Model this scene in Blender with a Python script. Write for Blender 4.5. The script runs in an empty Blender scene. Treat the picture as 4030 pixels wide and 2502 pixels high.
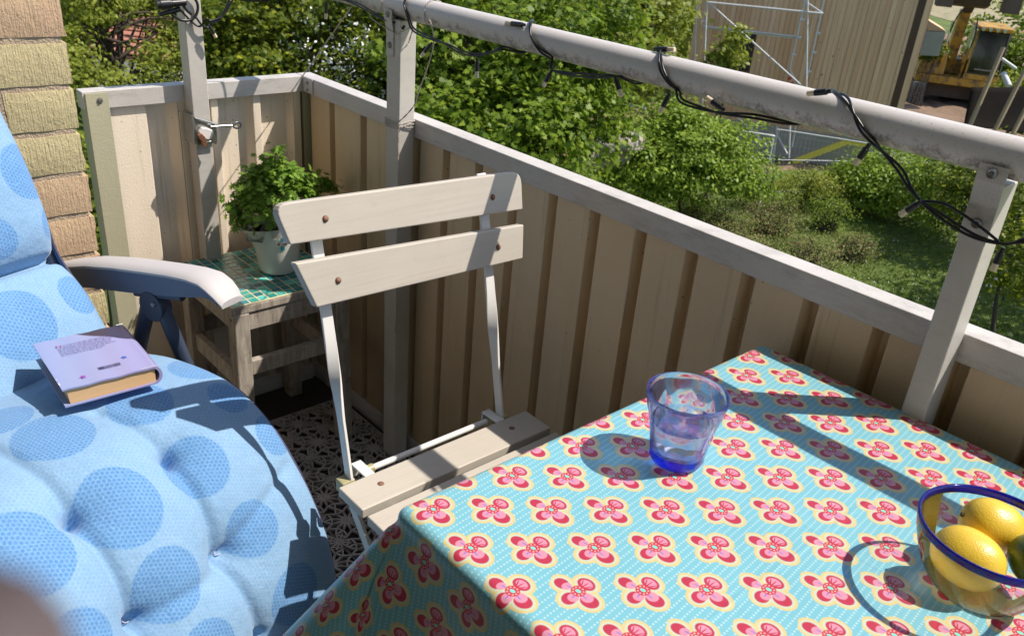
import bpy, math, random
import numpy as np
from mathutils import Vector, Matrix
random.seed(7); rng = np.random.default_rng(7)
R = math.radians
scene = bpy.context.scene
col = scene.collection

# ---------------------------------------------------------------- camera
F_PX, CX, CY, W_PX = 3379.63, 2015.0, 1313.44, 4030.0
yaw, pitch, roll = 0.758532, 0.473565, 0.0858388
CAM = Vector((0.0, 0.0, 1.27))
fw = Vector((-math.cos(yaw)*math.cos(pitch), math.sin(yaw)*math.cos(pitch), -math.sin(pitch)))
rt = fw.cross(Vector((0, 0, 1))).normalized(); up = rt.cross(fw)
rt, up = rt*math.cos(roll)+up*math.sin(roll), -rt*math.sin(roll)+up*math.cos(roll)
cam_d = bpy.data.cameras.new("camera"); cam = bpy.data.objects.new("camera", cam_d); col.objects.link(cam)
cam.matrix_world = Matrix(((rt.x, up.x, -fw.x, CAM.x), (rt.y, up.y, -fw.y, CAM.y), (rt.z, up.z, -fw.z, CAM.z), (0, 0, 0, 1)))
cam_d.sensor_width = 36.0; cam_d.lens = F_PX/W_PX*36.0
cam_d.shift_y = (CY-1251.0)/W_PX
cam_d.clip_start = 0.005; cam_d.clip_end = 900
cam_d.dof.use_dof = True; cam_d.dof.focus_distance = 1.35; cam_d.dof.aperture_fstop = 16.0
scene.camera = cam

# ---------------------------------------------------------------- light
SUN = Vector((0.47, 0.54, 1.0)).normalized()
world = bpy.data.worlds.new("World"); scene.world = world; world.use_nodes = True
wn = world.node_tree; wn.nodes.clear()
sky = wn.nodes.new("ShaderNodeTexSky"); sky.sky_type = 'NISHITA'; sky.sun_disc = False
sky.sun_elevation = math.asin(SUN.z); sky.sun_rotation = math.atan2(SUN.x, SUN.y)
bg = wn.nodes.new("ShaderNodeBackground"); bg.inputs[1].default_value = 0.15
wo = wn.nodes.new("ShaderNodeOutputWorld")
wn.links.new(sky.outputs[0], bg.inputs[0]); wn.links.new(bg.outputs[0], wo.inputs[0])
sd = bpy.data.lights.new("sun", 'SUN'); sd.energy = 5.0; sd.angle = R(0.55); sd.color = (1.0, 0.93, 0.83)
so = bpy.data.objects.new("sun", sd); col.objects.link(so)
so.rotation_euler = (-SUN).to_track_quat('-Z', 'Y').to_euler(); so.location = (3, 4, 8)
vs = scene.view_settings; vs.view_transform = 'Standard'; vs.look = 'None'; vs.gamma = 1.0
vs.exposure = 0.30; vs.use_curve_mapping = False
scene.cycles.max_bounces = 10; scene.cycles.transmission_bounces = 10; scene.cycles.transparent_max_bounces = 24
scene.cycles.sample_clamp_indirect = 8.0

# ---------------------------------------------------------------- helpers
def ray(x, y):
    s = 4030.0/2435.0
    a = (x*s-CX)/F_PX; b = (y*s-CY)/F_PX
    return (rt*a - up*b + fw).normalized()
def on_z(x, y, z): d = ray(x, y); return CAM+d*((z-CAM.z)/d.z)
def on_y(x, y, Y): d = ray(x, y); return CAM+d*((Y-CAM.y)/d.y)
def on_x(x, y, X): d = ray(x, y); return CAM+d*((X-CAM.x)/d.x)
def at(x, y, dist): d = ray(x, y); return CAM+d*(dist/math.hypot(d.x, d.y))

class MB:
    def __init__(s): s.v = []; s.f = []; s.uv = None
    def add(s, v, f):
        o = len(s.v); s.v += [tuple(p) for p in v]; s.f += [tuple(i+o for i in q) for q in f]; return s
    def hexa(s, p):      # 8 points: bottom 4 ccw, top 4 ccw
        return s.add(p, [(3, 2, 1, 0), (4, 5, 6, 7), (0, 1, 5, 4), (1, 2, 6, 5), (2, 3, 7, 6), (3, 0, 4, 7)])
    def box(s, lo, hi, m=None):
        x0, y0, z0 = lo; x1, y1, z1 = hi
        p = [Vector(q) for q in ((x0, y0, z0), (x1, y0, z0), (x1, y1, z0), (x0, y1, z0), (x0, y0, z1), (x1, y0, z1), (x1, y1, z1), (x0, y1, z1))]
        if m: p = [m @ q for q in p]
        return s.hexa(p)
    def bar(s, a, b, w, t, side=Vector((0, 0, 1))):   # rectangular bar from a to b
        a = Vector(a); b = Vector(b); d = (b-a).normalized(); x = d.cross(side)
        if x.length < 1e-4: x = d.cross(Vector((1, 0, 0)))
        x.normalize(); y = x.cross(d).normalized()
        c = [x*w/2+y*t/2, -x*w/2+y*t/2, -x*w/2-y*t/2, x*w/2-y*t/2]
        return s.hexa([a+q for q in c]+[b+q for q in c])
    def tube(s, pts, r, n=10, closed=False, caps=True, flat=1.0):
        pts = [Vector(p) for p in pts]; N = len(pts); rr = r if isinstance(r, (list, tuple)) else [r]*N
        T = []
        for i in range(N):
            a = pts[i-1] if (i > 0 or closed) else pts[i]; b = pts[(i+1) % N] if (i < N-1 or closed) else pts[i]
            T.append((b-a).normalized() if (b-a).length > 1e-9 else Vector((0, 0, 1)))
        nrm = T[0].orthogonal().normalized(); vs_ = []
        for i in range(N):
            nrm = (nrm-T[i]*nrm.dot(T[i]))
            nrm = nrm.normalized() if nrm.length > 1e-6 else T[i].orthogonal().normalized()
            bi = T[i].cross(nrm)
            for k in range(n):
                a = 2*math.pi*k/n
                vs_.append(pts[i]+(nrm*math.cos(a)+bi*math.sin(a)*flat)*rr[i])
        fs = []
        for i in range(N if closed else N-1):
            j = (i+1) % N
            for k in range(n):
                fs.append((i*n+k, i*n+(k+1) % n, j*n+(k+1) % n, j*n+k))
        if caps and not closed:
            fs.append(tuple(range(n-1, -1, -1))); fs.append(tuple((N-1)*n+k for k in range(n)))
        return s.add(vs_, fs)
    def lathe(s, prof, c=(0, 0, 0), n=32, rad=None, m=None, caps=True):   # prof: (r,z) list; rad(r,z,a) optional radius
        vs_ = []; N = len(prof)
        for (r_, z_) in prof:
            for k in range(n):
                a = 2*math.pi*k/n; q = rad(r_, z_, a) if rad else r_
                p = Vector((c[0]+q*math.cos(a), c[1]+q*math.sin(a), c[2]+z_))
                vs_.append(m @ p if m else p)
        fs = []
        for i in range(N-1):
            for k in range(n): fs.append((i*n+k, i*n+(k+1) % n, (i+1)*n+(k+1) % n, (i+1)*n+k))
        if caps and prof[0][0] > 1e-5: fs.append(tuple(range(n-1, -1, -1)))
        if caps and prof[-1][0] > 1e-5: fs.append(tuple((N-1)*n+k for k in range(n)))
        return s.add(vs_, fs)
    def prism(s, poly, depth):   # poly: 3D points, extruded by vector depth
        p = [Vector(q) for q in poly]; n = len(p); d = Vector(depth)
        return s.add(p+[q+d for q in p], [tuple(range(n-1, -1, -1)), tuple(range(n, 2*n))]+[(i, (i+1) % n, n+(i+1) % n, n+i) for i in range(n)])
    def grid(s, P, nu, nv):      # P(i,j) -> point
        vs_ = [P(i, j) for i in range(nu) for j in range(nv)]
        return s.add(vs_, [(i*nv+j, (i+1)*nv+j, (i+1)*nv+j+1, i*nv+j+1) for i in range(nu-1) for j in range(nv-1)])
    def build(s, name, mat, parent=None, smooth=False, bevel=0, seg=2, angle=40):
        me = bpy.data.meshes.new(name); me.from_pydata(s.v, [], s.f)
        if s.uv is not None:
            ul = me.uv_layers.new(name="UVMap")
            for l in me.loops: ul.data[l.index].uv = s.uv[l.vertex_index]
        if mat: me.materials.append(mat)
        me.validate(); me.update()
        o = bpy.data.objects.new(name, me); col.objects.link(o)
        if smooth:
            for p in me.polygons: p.use_smooth = True
            if smooth == 'auto':
                me.set_sharp_from_angle(angle=R(angle))
        if bevel:
            b = o.modifiers.new("bevel", 'BEVEL'); b.width = bevel; b.segments = seg; b.limit_method = 'ANGLE'; b.angle_limit = R(30)
            b.harden_normals = False
        if parent: put(o, parent)
        return o
def put(o, parent):   # child of an empty placed anywhere (meshes are written in world coordinates)
    root = parent; o.parent = parent
    o.matrix_parent_inverse = world_of(parent).inverted()
def world_of(o):
    m = Matrix.LocRotScale(o.location, o.rotation_euler, o.scale)
    if o.parent: m = world_of(o.parent) @ o.matrix_parent_inverse @ m
    return m
def thing(name, loc, label, cat, group=None):
    o = bpy.data.objects.new(name, None); col.objects.link(o); o.location = loc; o.empty_display_size = 0.1
    return tag(o, label, cat, group)
def tag(o, label, cat=None, group=None):
    o['label'] = label
    if cat: o['category'] = cat
    if group: o['group'] = group
    return o
def kind(o, k, label=None):
    o['kind'] = k
    if label: o['label'] = label
    return o
def smoothpath(pts, n=8, closed=False):   # Catmull-Rom
    P = [Vector(p) for p in pts]; out = []
    N = len(P); rngN = N if closed else N-1
    for i in range(rngN):
        p1 = P[i]; p2 = P[(i+1) % N]
        p0 = P[i-1] if (i > 0 or closed) else p1*2-p2
        p3 = P[(i+2) % N] if (i+2 < N or closed) else p2*2-p1
        for k in range(n):
            t = k/n
            out.append(0.5*((2*p1)+(-p0+p2)*t+(2*p0-5*p1+4*p2-p3)*t*t+(-p0+3*p1-3*p2+p3)*t**3))
    if not closed: out.append(P[-1])
    return out

# ---------------------------------------------------------------- node helpers
class NT:
    def __init__(s, name):
        s.m = bpy.data.materials.new(name); s.m.use_nodes = True; s.t = s.m.node_tree; s.t.nodes.clear()
        s.out = s.t.nodes.new("ShaderNodeOutputMaterial")
    def n(s, typ, **kw):
        q = s.t.nodes.new("ShaderNode"+typ)
        for k, v in kw.items():
            if k.startswith("i_"):
                q.inputs[int(k[2:]) if k[2:].isdigit() else k[2:].replace("_", " ")].default_value = v
            else: setattr(q, k, v)
        return q
    def l(s, a, b): s.t.links.new(a, b)
    def setin(s, sock, v):
        if isinstance(v, E): v = v.s
        if isinstance(v, bpy.types.NodeSocket): s.l(v, sock)
        elif isinstance(v, (tuple, list)) and len(v) == 3 and sock.type == 'RGBA': sock.default_value = (*v, 1)
        else: sock.default_value = v
    def math(s, op, a, b=0.0, c=None, clamp=False):
        q = s.t.nodes.new("ShaderNodeMath"); q.operation = op; q.use_clamp = clamp
        s.setin(q.inputs[0], a); s.setin(q.inputs[1], b)
        if c is not None: s.setin(q.inputs[2], c)
        return E(s, q.outputs[0])
    def mix(s, f, a, b, blend='MIX'):
        q = s.t.nodes.new("ShaderNodeMix"); q.data_type = 'RGBA'; q.blend_type = blend
        s.setin(q.inputs[0], f); s.setin(q.inputs[6], a); s.setin(q.inputs[7], b)
        return q.outputs[2]
    def coord(s, kind_='Object'):
        return s.n("TexCoord").outputs[kind_]
    def mapping(s, vec, scale=(1, 1, 1), rot=(0, 0, 0)):
        q = s.n("Mapping"); s.l(vec, q.inputs[0]); q.inputs['Scale'].default_value = scale; q.inputs['Rotation'].default_value = rot
        return q.outputs[0]
    def noise(s, vec, scale, detail=4, rough=0.55, dist=0.0):
        q = s.n("TexNoise"); q.inputs['Scale'].default_value = scale; q.inputs['Detail'].default_value = detail
        q.inputs['Roughness'].default_value = rough; q.inputs['Distortion'].default_value = dist
        if vec is not None: s.l(vec, q.inputs['Vector'])
        return E(s, q.outputs[0])
    def ramp(s, v, a, b):  # linear remap to 0..1 clamped
        q = s.n("MapRange"); s.setin(q.inputs[0], v); q.inputs[1].default_value = a; q.inputs[2].default_value = b
        return E(s, q.outputs[0])
    def bump(s, h, strength=0.3, dist=0.002, nrm=None):
        q = s.n("Bump"); s.setin(q.inputs['Height'], h); q.inputs['Strength'].default_value = strength
        q.inputs['Distance'].default_value = dist
        if nrm is not None: s.l(nrm, q.inputs['Normal'])
        return q.outputs[0]
    def principled(s, base, rough=0.5, metal=0.0, nrm=None, **kw):
        q = s.n("BsdfPrincipled"); s.setin(q.inputs['Base Color'], base); s.setin(q.inputs['Roughness'], rough)
        q.inputs['Metallic'].default_value = metal
        for k, v in kw.items(): s.setin(q.inputs[k.replace("_", " ")], v)
        if nrm is not None: s.l(nrm, q.inputs['Normal'])
        return q.outputs[0]
    def done(s, sh): s.l(sh, s.out.inputs[0]); return s.m
class E:
    def __init__(s, t, sock): s.t = t; s.s = sock
    def __add__(s, o): return s.t.math('ADD', s, o)
    __radd__ = __add__
    def __sub__(s, o): return s.t.math('SUBTRACT', s, o)
    def __rsub__(s, o): return s.t.math('SUBTRACT', o, s)
    def __mul__(s, o): return s.t.math('MULTIPLY', s, o)
    __rmul__ = __mul__
    def __truediv__(s, o): return s.t.math('DIVIDE', s, o)
    def lt(s, o, soft=0.0):
        if soft:
            return s.t.math('SUBTRACT', 1.0, s.t.ramp(s-o, -soft, soft))
        return s.t.math('LESS_THAN', s, o)
    def mn(s, o): return s.t.math('MINIMUM', s, o)
    def mx(s, o): return s.t.math('MAXIMUM', s, o)
    def rnd(s): return s.t.math('ROUND', s)
    def sqrt(s): return s.t.math('SQRT', s)
    def abs(s): return s.t.math('ABSOLUTE', s)

def rgb(r, g, b):   # sRGB 0..255 -> linear
    return tuple(((c/255)/12.92 if c/255 <= 0.04045 else ((c/255+0.055)/1.055)**2.4) for c in (r, g, b))
def sc(c, k): return tuple(x*k for x in c)

def simple(name, c, rough=0.5, metal=0.0, var=0.12, nscale=8, bump=0.0, bscale=200, bdist=0.001, stretch=(1, 1, 1), spec=None, dirt=None, **kw):
    t = NT(name); co = t.coord('Object'); ms = t.mapping(co, stretch)
    n1 = t.noise(ms, nscale, 5)
    base = t.mix(n1, sc(c, 1-var), sc(c, 1+var))
    if dirt:
        n2 = t.ramp(t.noise(ms, dirt[1], 6, 0.7), dirt[2], dirt[3])
        base = t.mix(n2, base, dirt[0])
    nrm = t.bump(t.noise(ms, bscale, 3), bump, bdist) if bump else None
    if spec is not None: kw['Specular_IOR_Level'] = spec
    return t.done(t.principled(base, rough, metal, nrm, **kw))
# ---------------------------------------------------------------- materials
def m_alu(name, c=(0.54, 0.505, 0.475), dirt=0.9):
    t = NT(name); co = t.coord('Object')
    n1 = t.noise(co, 14, 6, 0.65); n2 = t.noise(co, 260, 3); n3 = t.ramp(t.noise(co, 900, 2, 0.5), 0.60, 0.68)
    base = t.mix(n1, sc(c, 0.8), sc(c, 1.15))
    base = t.mix(n3*0.6*dirt, base, (0.10, 0.085, 0.07))
    n4 = t.ramp(t.noise(t.mapping(co, (2, 2, 9)), 7, 7, 0.75), 0.50, 0.72)
    base = t.mix(n4*0.45*dirt, base, (0.16, 0.13, 0.10))
    return t.done(t.principled(base, 0.45, 0.0, t.bump(n2, 0.15, 0.0006)))
MAT = {}
MAT['rail'] = m_alu('weathered_aluminium')
MAT['post'] = m_alu('painted_aluminium', (0.52, 0.485, 0.445), 0.35)
def m_tube():
    t = NT('tube_lacquer'); co = t.coord('Object'); g = t.n("NewGeometry")
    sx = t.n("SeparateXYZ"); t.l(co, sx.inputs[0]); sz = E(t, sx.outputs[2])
    n1 = t.noise(co, 9, 6, 0.6); n2 = t.noise(co, 55, 6, 0.75)
    base = t.mix(n1, (0.54, 0.50, 0.475), (0.66, 0.62, 0.60))
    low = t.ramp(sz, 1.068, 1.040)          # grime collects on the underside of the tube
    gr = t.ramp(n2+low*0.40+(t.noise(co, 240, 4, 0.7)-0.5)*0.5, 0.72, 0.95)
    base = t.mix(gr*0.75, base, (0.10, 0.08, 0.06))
    sp = t.ramp(t.noise(co, 420, 2), 0.66, 0.72)
    base = t.mix(sp*0.6, base, (0.12, 0.10, 0.08))
    return t.done(t.principled(base, 0.36, 0.0, t.bump(t.noise(co, 300, 3), 0.12, 0.0005)))
MAT['tube'] = m_tube()
def m_panel(pa, pb, name='beige_corrugated_sheet'):
    t = NT(name); co = t.coord('Object')
    n1 = t.noise(t.mapping(co, (4, 4, 0.7)), 4, 6, 0.6); n2 = t.noise(co, 230, 3, 0.6)
    base = t.mix(n1, pa, pb)
    st = t.ramp(t.noise(t.mapping(co, (26, 26, 0.8)), 3, 5, 0.7), 0.58, 0.8)
    base = t.mix(st*0.6, base, (0.20, 0.14, 0.085))
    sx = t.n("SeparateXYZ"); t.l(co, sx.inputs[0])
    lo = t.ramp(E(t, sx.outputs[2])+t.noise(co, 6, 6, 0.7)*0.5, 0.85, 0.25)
    base = t.mix(lo*0.5, base, (0.14, 0.10, 0.065))  # low part darkened: soil grime plus the wall's shade painted into the colour
    fl = t.ramp(t.noise(co, 130, 1), 0.755, 0.775)
    base = t.mix(fl*0.8, base, (0.05, 0.035, 0.02))
    return t.done(t.principled(base, 0.5, 0.0, t.bump(n2, 0.55, 0.0012)))
MAT['panel'] = m_panel((0.60, 0.44, 0.27), (0.72, 0.56, 0.37)); MAT['panel_lit'] = m_panel((0.74, 0.63, 0.50), (0.84, 0.73, 0.60), 'sunlit_corrugated_sheet')  # same sheet in two tones: the lighter copy paints sunlight on the short wall
MAT['flashing'] = simple('green_beige_flashing', (0.40, 0.38, 0.27), 0.5, bump=0.5, bscale=230, bdist=0.0012)
MAT['screw'] = simple('zinc_screw', (0.28, 0.27, 0.26), 0.35, 0.8)
MAT['rust'] = simple('rusty_rivet', (0.23, 0.115, 0.075), 0.7, 0.2, var=0.35, nscale=400, bump=0.3, bscale=900)
MAT['floor'] = simple('dark_floor', (0.045, 0.043, 0.038), 0.85, var=0.4, nscale=20, bump=0.5, bscale=150, bdist=0.003, dirt=((0.02, 0.024, 0.010), 9, 0.55, 0.7))
MAT['mat'] = simple('grey_mat_plastic', (0.52, 0.475, 0.45), 0.6, var=0.15, nscale=12, dirt=((0.28, 0.24, 0.21), 30, 0.5, 0.75))
MAT['black'] = simple('black_rubber', (0.012, 0.012, 0.013), 0.35, var=0.2)
MAT['bulb'] = None
t = NT('frosted_bulb'); MAT['bulb'] = t.done(t.principled((0.78, 0.66, 0.48), 0.35, 0, None, Transmission_Weight=0.25))
MAT['rope'] = simple('twine', (0.50, 0.44, 0.38), 0.9, var=0.3, nscale=300, bump=0.8, bscale=900)
MAT['steel'] = simple('galvanised_steel', (0.42, 0.43, 0.42), 0.28, 0.9, var=0.2, nscale=60)
MAT['copper'] = simple('rusty_copper', (0.26, 0.12, 0.07), 0.5, 0.5, var=0.3)
MAT['tape'] = simple('pale_tape', (0.72, 0.66, 0.63), 0.7, var=0.1, nscale=90, bump=0.4, bscale=300)
def m_chair():
    t = NT('greige_paint'); co = t.coord('Object'); n1 = t.noise(co, 12, 4); g = t.noise(t.mapping(co, (160, 5, 160)), 1.0, 4, 0.6); d = t.noise(co, 34, 6, 0.75)
    c = t.mix(n1, (0.45, 0.405, 0.35), (0.52, 0.47, 0.405)); c = t.mix(t.ramp(g, 0.45, 0.8)*0.22, c, (0.30, 0.26, 0.21)); c = t.mix(t.ramp(d, 0.60, 0.78)*0.40, c, (0.27, 0.23, 0.18))
    return t.done(t.principled(c, 0.48, 0, t.bump(g, 0.35, 0.0008)))
MAT['chair'] = m_chair()
MAT['white'] = simple('white_enamel', (0.72, 0.70, 0.67), 0.35, var=0.05, nscale=20, dirt=((0.28, 0.15, 0.08), 330, 0.66, 0.74))
MAT['cap'] = simple('yellowed_plastic', (0.36, 0.32, 0.17), 0.4)
def m_brick():
    t = NT('scratched_yellow_brick'); co = t.coord('Object')
    oi = t.n("ObjectInfo"); rnd = E(t, oi.outputs['Random'])
    n0 = t.noise(co, 9, 4); n1 = t.noise(t.mapping(co, (260, 260, 22)), 1.0, 4, 0.65); n2 = t.noise(co, 90, 5, 0.7)
    c = t.mix(t.ramp(rnd, 0.45, 0.55), (0.58, 0.47, 0.27), (0.60, 0.38, 0.26))
    c = t.mix(n0, t.mix(0.5, c, (0.50, 0.47, 0.25)), c)
    pit = t.ramp(n2*0.6+n1*0.5, 0.62, 0.50)
    c = t.mix(pit*0.0+t.ramp(n1, 0.60, 0.78)*0.6, c, (0.22, 0.15, 0.09)); c = t.mix(t.ramp(t.noise(co, 150, 4, 0.7), 0.62, 0.74)*0.5, c, (0.16, 0.11, 0.07))
    h = n1*0.9+n2*0.6+t.noise(co, 400, 3)*0.2
    return t.done(t.principled(c, 0.9, 0, t.bump(h, 1.0, 0.0045)))
MAT['brick'] = m_brick()
MAT['mortar'] = simple('coarse_mortar', (0.42, 0.33, 0.24), 0.95, var=0.3, nscale=60, bump=1.0, bscale=260, bdist=0.004)

# ---------------------------------------------------------------- balcony floor and walls
RX0, RY, RH = -1.898, 1.040, 0.841     # inner corner of the rails, rail top height
fl = MB(); fl.box((-1.93, -2.6, -0.16), (2.4, 1.10, 0.0)); kind(fl.build('floor', MAT['floor']), 'structure', 'dark balcony floor')
# house wall of brick, end of it stands left of the short parapet
WX, WY = -1.75, 0.483
wall = thing('brick_wall', (WX, 0.0, 0.0), 'yellow scratched brick house wall with dark joints behind the blue cushion', 'wall')
m = MB(); m.box((WX-0.12, -2.6, -0.15), (WX-0.005, WY-0.008, 2.6)); m.build('mortar', MAT['mortar'], wall)
ch = 0.0832; bh = 0.072
z0 = 0.972+0.0832*0+0.000   # a joint line level measured at the wall end
def brick_mesh(y0, y1, zc, seed):
    r_ = random.Random(seed); b = MB()
    ny = max(3, int((y1-y0)/0.03)); nz = 4
    j = lambda s=0.0022: r_.uniform(-s, s)
    pts = {}
    def P(i, k):
        y = y0+(y1-y0)*i/ny; z = zc-bh/2+bh*k/nz
        e = (i in (0, ny)) or (k in (0, nz))
        return Vector((WX+(-0.003 if e else 0)+j(0.0016), y+(j(0.0022) if i in (0, ny) else 0), z+(j(0.0010) if k in (0, nz) else 0)))
    g = [[P(i, k) for k in range(nz+1)] for i in range(ny+1)]
    vs_ = [q for r in g for q in r]; n = nz+1
    fs = [(i*n+k, (i+1)*n+k, (i+1)*n+k+1, i*n+k+1) for i in range(ny) for k in range(nz)]
    b.add(vs_, fs)
    ring = [(i, 0) for i in range(ny+1)]+[(ny, k) for k in range(1, nz+1)]+[(i, nz) for i in range(ny-1, -1, -1)]+[(0, k) for k in range(nz-1, 0, -1)]
    base = len(b.v); b.v += [(WX-0.11, g[i][k].y, g[i][k].z) for i, k in ring]; L = len(ring)
    for q in range(L):
        a = ring[q][0]*n+ring[q][1]; c = ring[(q+1) % L][0]*n+ring[(q+1) % L][1]
        b.f.append((c, a, base+q, base+(q+1) % L))
    return b
k = 0
for c in range(-2, 14):
    zc = 0.972+ch/2-0.003 + (3-c)*ch
    if zc < 0.02: continue
    odd = c % 2
    y1 = WY; first = True
    L = 0.12 if odd else 0.25
    while y1 > -0.75:
        y0 = y1-(L if first else 0.25)
        brick_mesh(y0, y1, zc, k).build('brick', MAT['brick'], wall, smooth='auto', angle=50)
        y1 = y0-0.014; first = False; k += 1
# ------- long parapet
def parapet_long():
    root = thing('parapet', (0, 1.06, 0), 'long beige corrugated metal parapet with pale aluminium top rail along the table', 'parapet')
    MB().box((RX0-0.036, RY, 0.803), (2.4, RY+0.038, RH)).build('top_rail', MAT['rail'], root, bevel=0.002)
    MB().box((RX0-0.036, RY+0.012, 0.0), (2.4, RY+0.045, 0.05)).build('bottom_rail', MAT['rail'], root, bevel=0.002)
    xs = [-1.806, -1.669, -1.566, -1.463]+[-1.361+0.1042*i for i in range(10)]
    xs += [xs[-1]+0.1042*(i+1) for i in range(24)]
    edges = [RX0+0.004]+xs
    for i in range(len(edges)-1):
        a, b = edges[i]+(0.024 if i else 0.0), edges[i+1]; yf = 1.054; yb = 1.078
        if i % 1 == 0:
            prof = [(a, yf), (b, yf), (b+0.006, yb), (b+0.018, yb), (b+0.0238, yf+0.001)]
            mb = MB(); jit = random.uniform(-0.0006, 0.0006)
            p0 = [(x, y+jit, 0.012) for x, y in prof]; p1 = [(x, y+jit, 0.822) for x, y in prof]
            n = len(prof)
            bk0 = [(x, 1.083, 0.012) for x, y in (prof[-1], prof[0])]; bk1 = [(x, 1.083, 0.822) for x, y in (prof[-1], prof[0])]
            loop0 = p0+bk0; loop1 = p1+bk1; N = n+2
            mb.add(loop0+loop1, [(k, (k+1) % N, N+(k+1) % N, N+k) for k in range(N)]+[tuple(range(N-1, -1, -1)), tuple(range(N, 2*N))])
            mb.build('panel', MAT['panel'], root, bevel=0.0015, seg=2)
    # corner connector plate with two rivets
    MB().box((RX0+0.001, RY-0.003, 0.806), (-1.853, RY-0.0003, 0.8405)).build('corner_plate', MAT['rail'], root, bevel=0.0008)
    for z in (0.829, 0.813):
        MB().lathe([(0.0, 0.003), (0.003, 0.0025), (0.0045, 0.0)], n=12, m=Matrix.Translation((-1.876, RY-0.003, z)) @ Matrix.Rotation(R(90), 4, 'X')).build('rivet', MAT['screw'], root, smooth=True)
    return root
parapet_long()
def parapet_short():
    root = thing('parapet', (RX0, 0.8, 0), 'short sunlit corrugated end parapet with aluminium rail beside the brick wall', 'parapet')
    MB().box((RX0-0.036, 0.536, 0.804), (RX0, RY-0.0015, RH)).build('top_rail', MAT['rail'], root, bevel=0.0015)
    xf, xb = -1.908, -1.934
    segs = [(0.586, 0.668), (0.742, 0.758), (0.805, 0.812), (0.835, 0.905), (0.935, 1.005), (1.030, 1.050)]
    # wide pans (front) alternating with recessed flats
    prof = [(0.575, xf), (0.664, xf), (0.674, xb), (0.716, xb), (0.734, xf), (0.768, xf), (0.778, xb), (0.800, xb), (0.808, xf), (0.826, xf), (0.836, xb), (0.900, xb), (0.910, xf), (0.930, xf), (0.938, xb), (1.008, xb), (1.016, xf), (1.034, xf), (1.046, xb)]
    cuts = [0, 4, 8, 12, 16, 18]
    for a, b in zip(cuts[:-1], cuts[1:]):
        sub = prof[a:b+1]; n = len(sub)
        l0 = [(x, y+(0.0012 if i == 0 else 0), 0.012) for i, (y, x) in enumerate(sub)]+[(-1.941, sub[-1][0], 0.012), (-1.941, sub[0][0]+0.0012, 0.012)]
        l1 = [(x, y, 0.823) for x, y, z in l0]; N = n+2
        MB().add(l0+l1, [((k+1) % N, k, N+k, N+(k+1) % N) for k in range(N)]+[tuple(range(N)), tuple(range(2*N-1, N-1, -1))]).build('panel', MAT['panel_lit'], root, bevel=0.0018, seg=2)
    MB().box((-1.9425, 0.5865, 0.0), (-1.9035, 1.0415, 0.05)).build('bottom_rail', MAT['rail'], root, bevel=0.002)
    e = MB(); e.box((RX0-0.040, 0.541, 0.012), (RX0-0.030, 0.586, 0.838)); e.box((RX0-0.0298, 0.541, 0.012), (RX0+0.0025, 0.5425, 0.838)); e.box((RX0+0.0026, 0.541, 0.012), (RX0+0.004, 0.586, 0.838))
    e.build('end_flashing', MAT['flashing'], root, bevel=0.0008)
    s_ = MB(); mm = Matrix.Translation((RX0+0.004, 0.568, 0.822)) @ Matrix.Rotation(R(90), 4, 'Y')
    s_.lathe([(0.0, 0.0035), (0.0035, 0.0035), (0.0042, 0.002), (0.0042, 0.0012), (0.0062, 0.001), (0.0062, 0.0)], n=16, m=mm)
    s_.build('screw', MAT['screw'], root, smooth='auto')
    MB().box((RX0-0.040, RY+0.002, 0.0), (RX0-0.012, RY+0.0365, 0.8025)).build('corner_post', MAT['flashing'], root, bevel=0.001)
    MB().box((RX0-0.0118, RY+0.0225, 0.0), (RX0+0.012, RY+0.0365, 0.8025)).build('corner_angle', MAT['flashing'], root, bevel=0.001)
    return root
parapet_short()

# ---------------------------------------------------------------- railing: tube on three posts
TY, TZ, TR = 1.020, 1.057, 0.0226
rail = thing('railing', (0, TY, 0), 'round weathered lacquered hand rail tube carried on square aluminium posts', 'railing')
prof = [(-1.862, TY, TZ)]+[(x, TY, TZ) for x in np.linspace(-1.8, 2.4, 30)]
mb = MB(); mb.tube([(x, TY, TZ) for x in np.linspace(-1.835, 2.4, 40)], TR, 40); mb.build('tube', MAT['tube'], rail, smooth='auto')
mb = MB(); mb.tube(smoothpath([(-1.8355, TY, TZ), (-1.858, TY-0.006, TZ+0.001), (-1.874, TY-0.028, TZ+0.002), (-1.878, TY-0.06, TZ+0.002), (-1.878, 0.70, TZ+0.002)], 8), TR, 32)
mb.build('elbow_tube', MAT['tube'], rail, smooth='auto')
def post(x0, x1, y0, y1, top, labelless=True):
    mb = MB(); mb.box((x0, y0, 0.004), (x1, y1, top)); return mb.build('post', MAT['post'], rail, bevel=0.0022, seg=3)
post(-1.488, -1.442, 1.001, 1.0395, 1.034)        # middle post
post(-0.338, -0.309, 1.000, 1.0395, 1.030)        # near post
post(-1.8975, -1.858, 0.747, 0.785, 1.034)        # end post
for i in range(1, 3): post(-0.338+1.13*i, -0.309+1.13*i, 1.000, 1.0395, 1.030)
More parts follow.
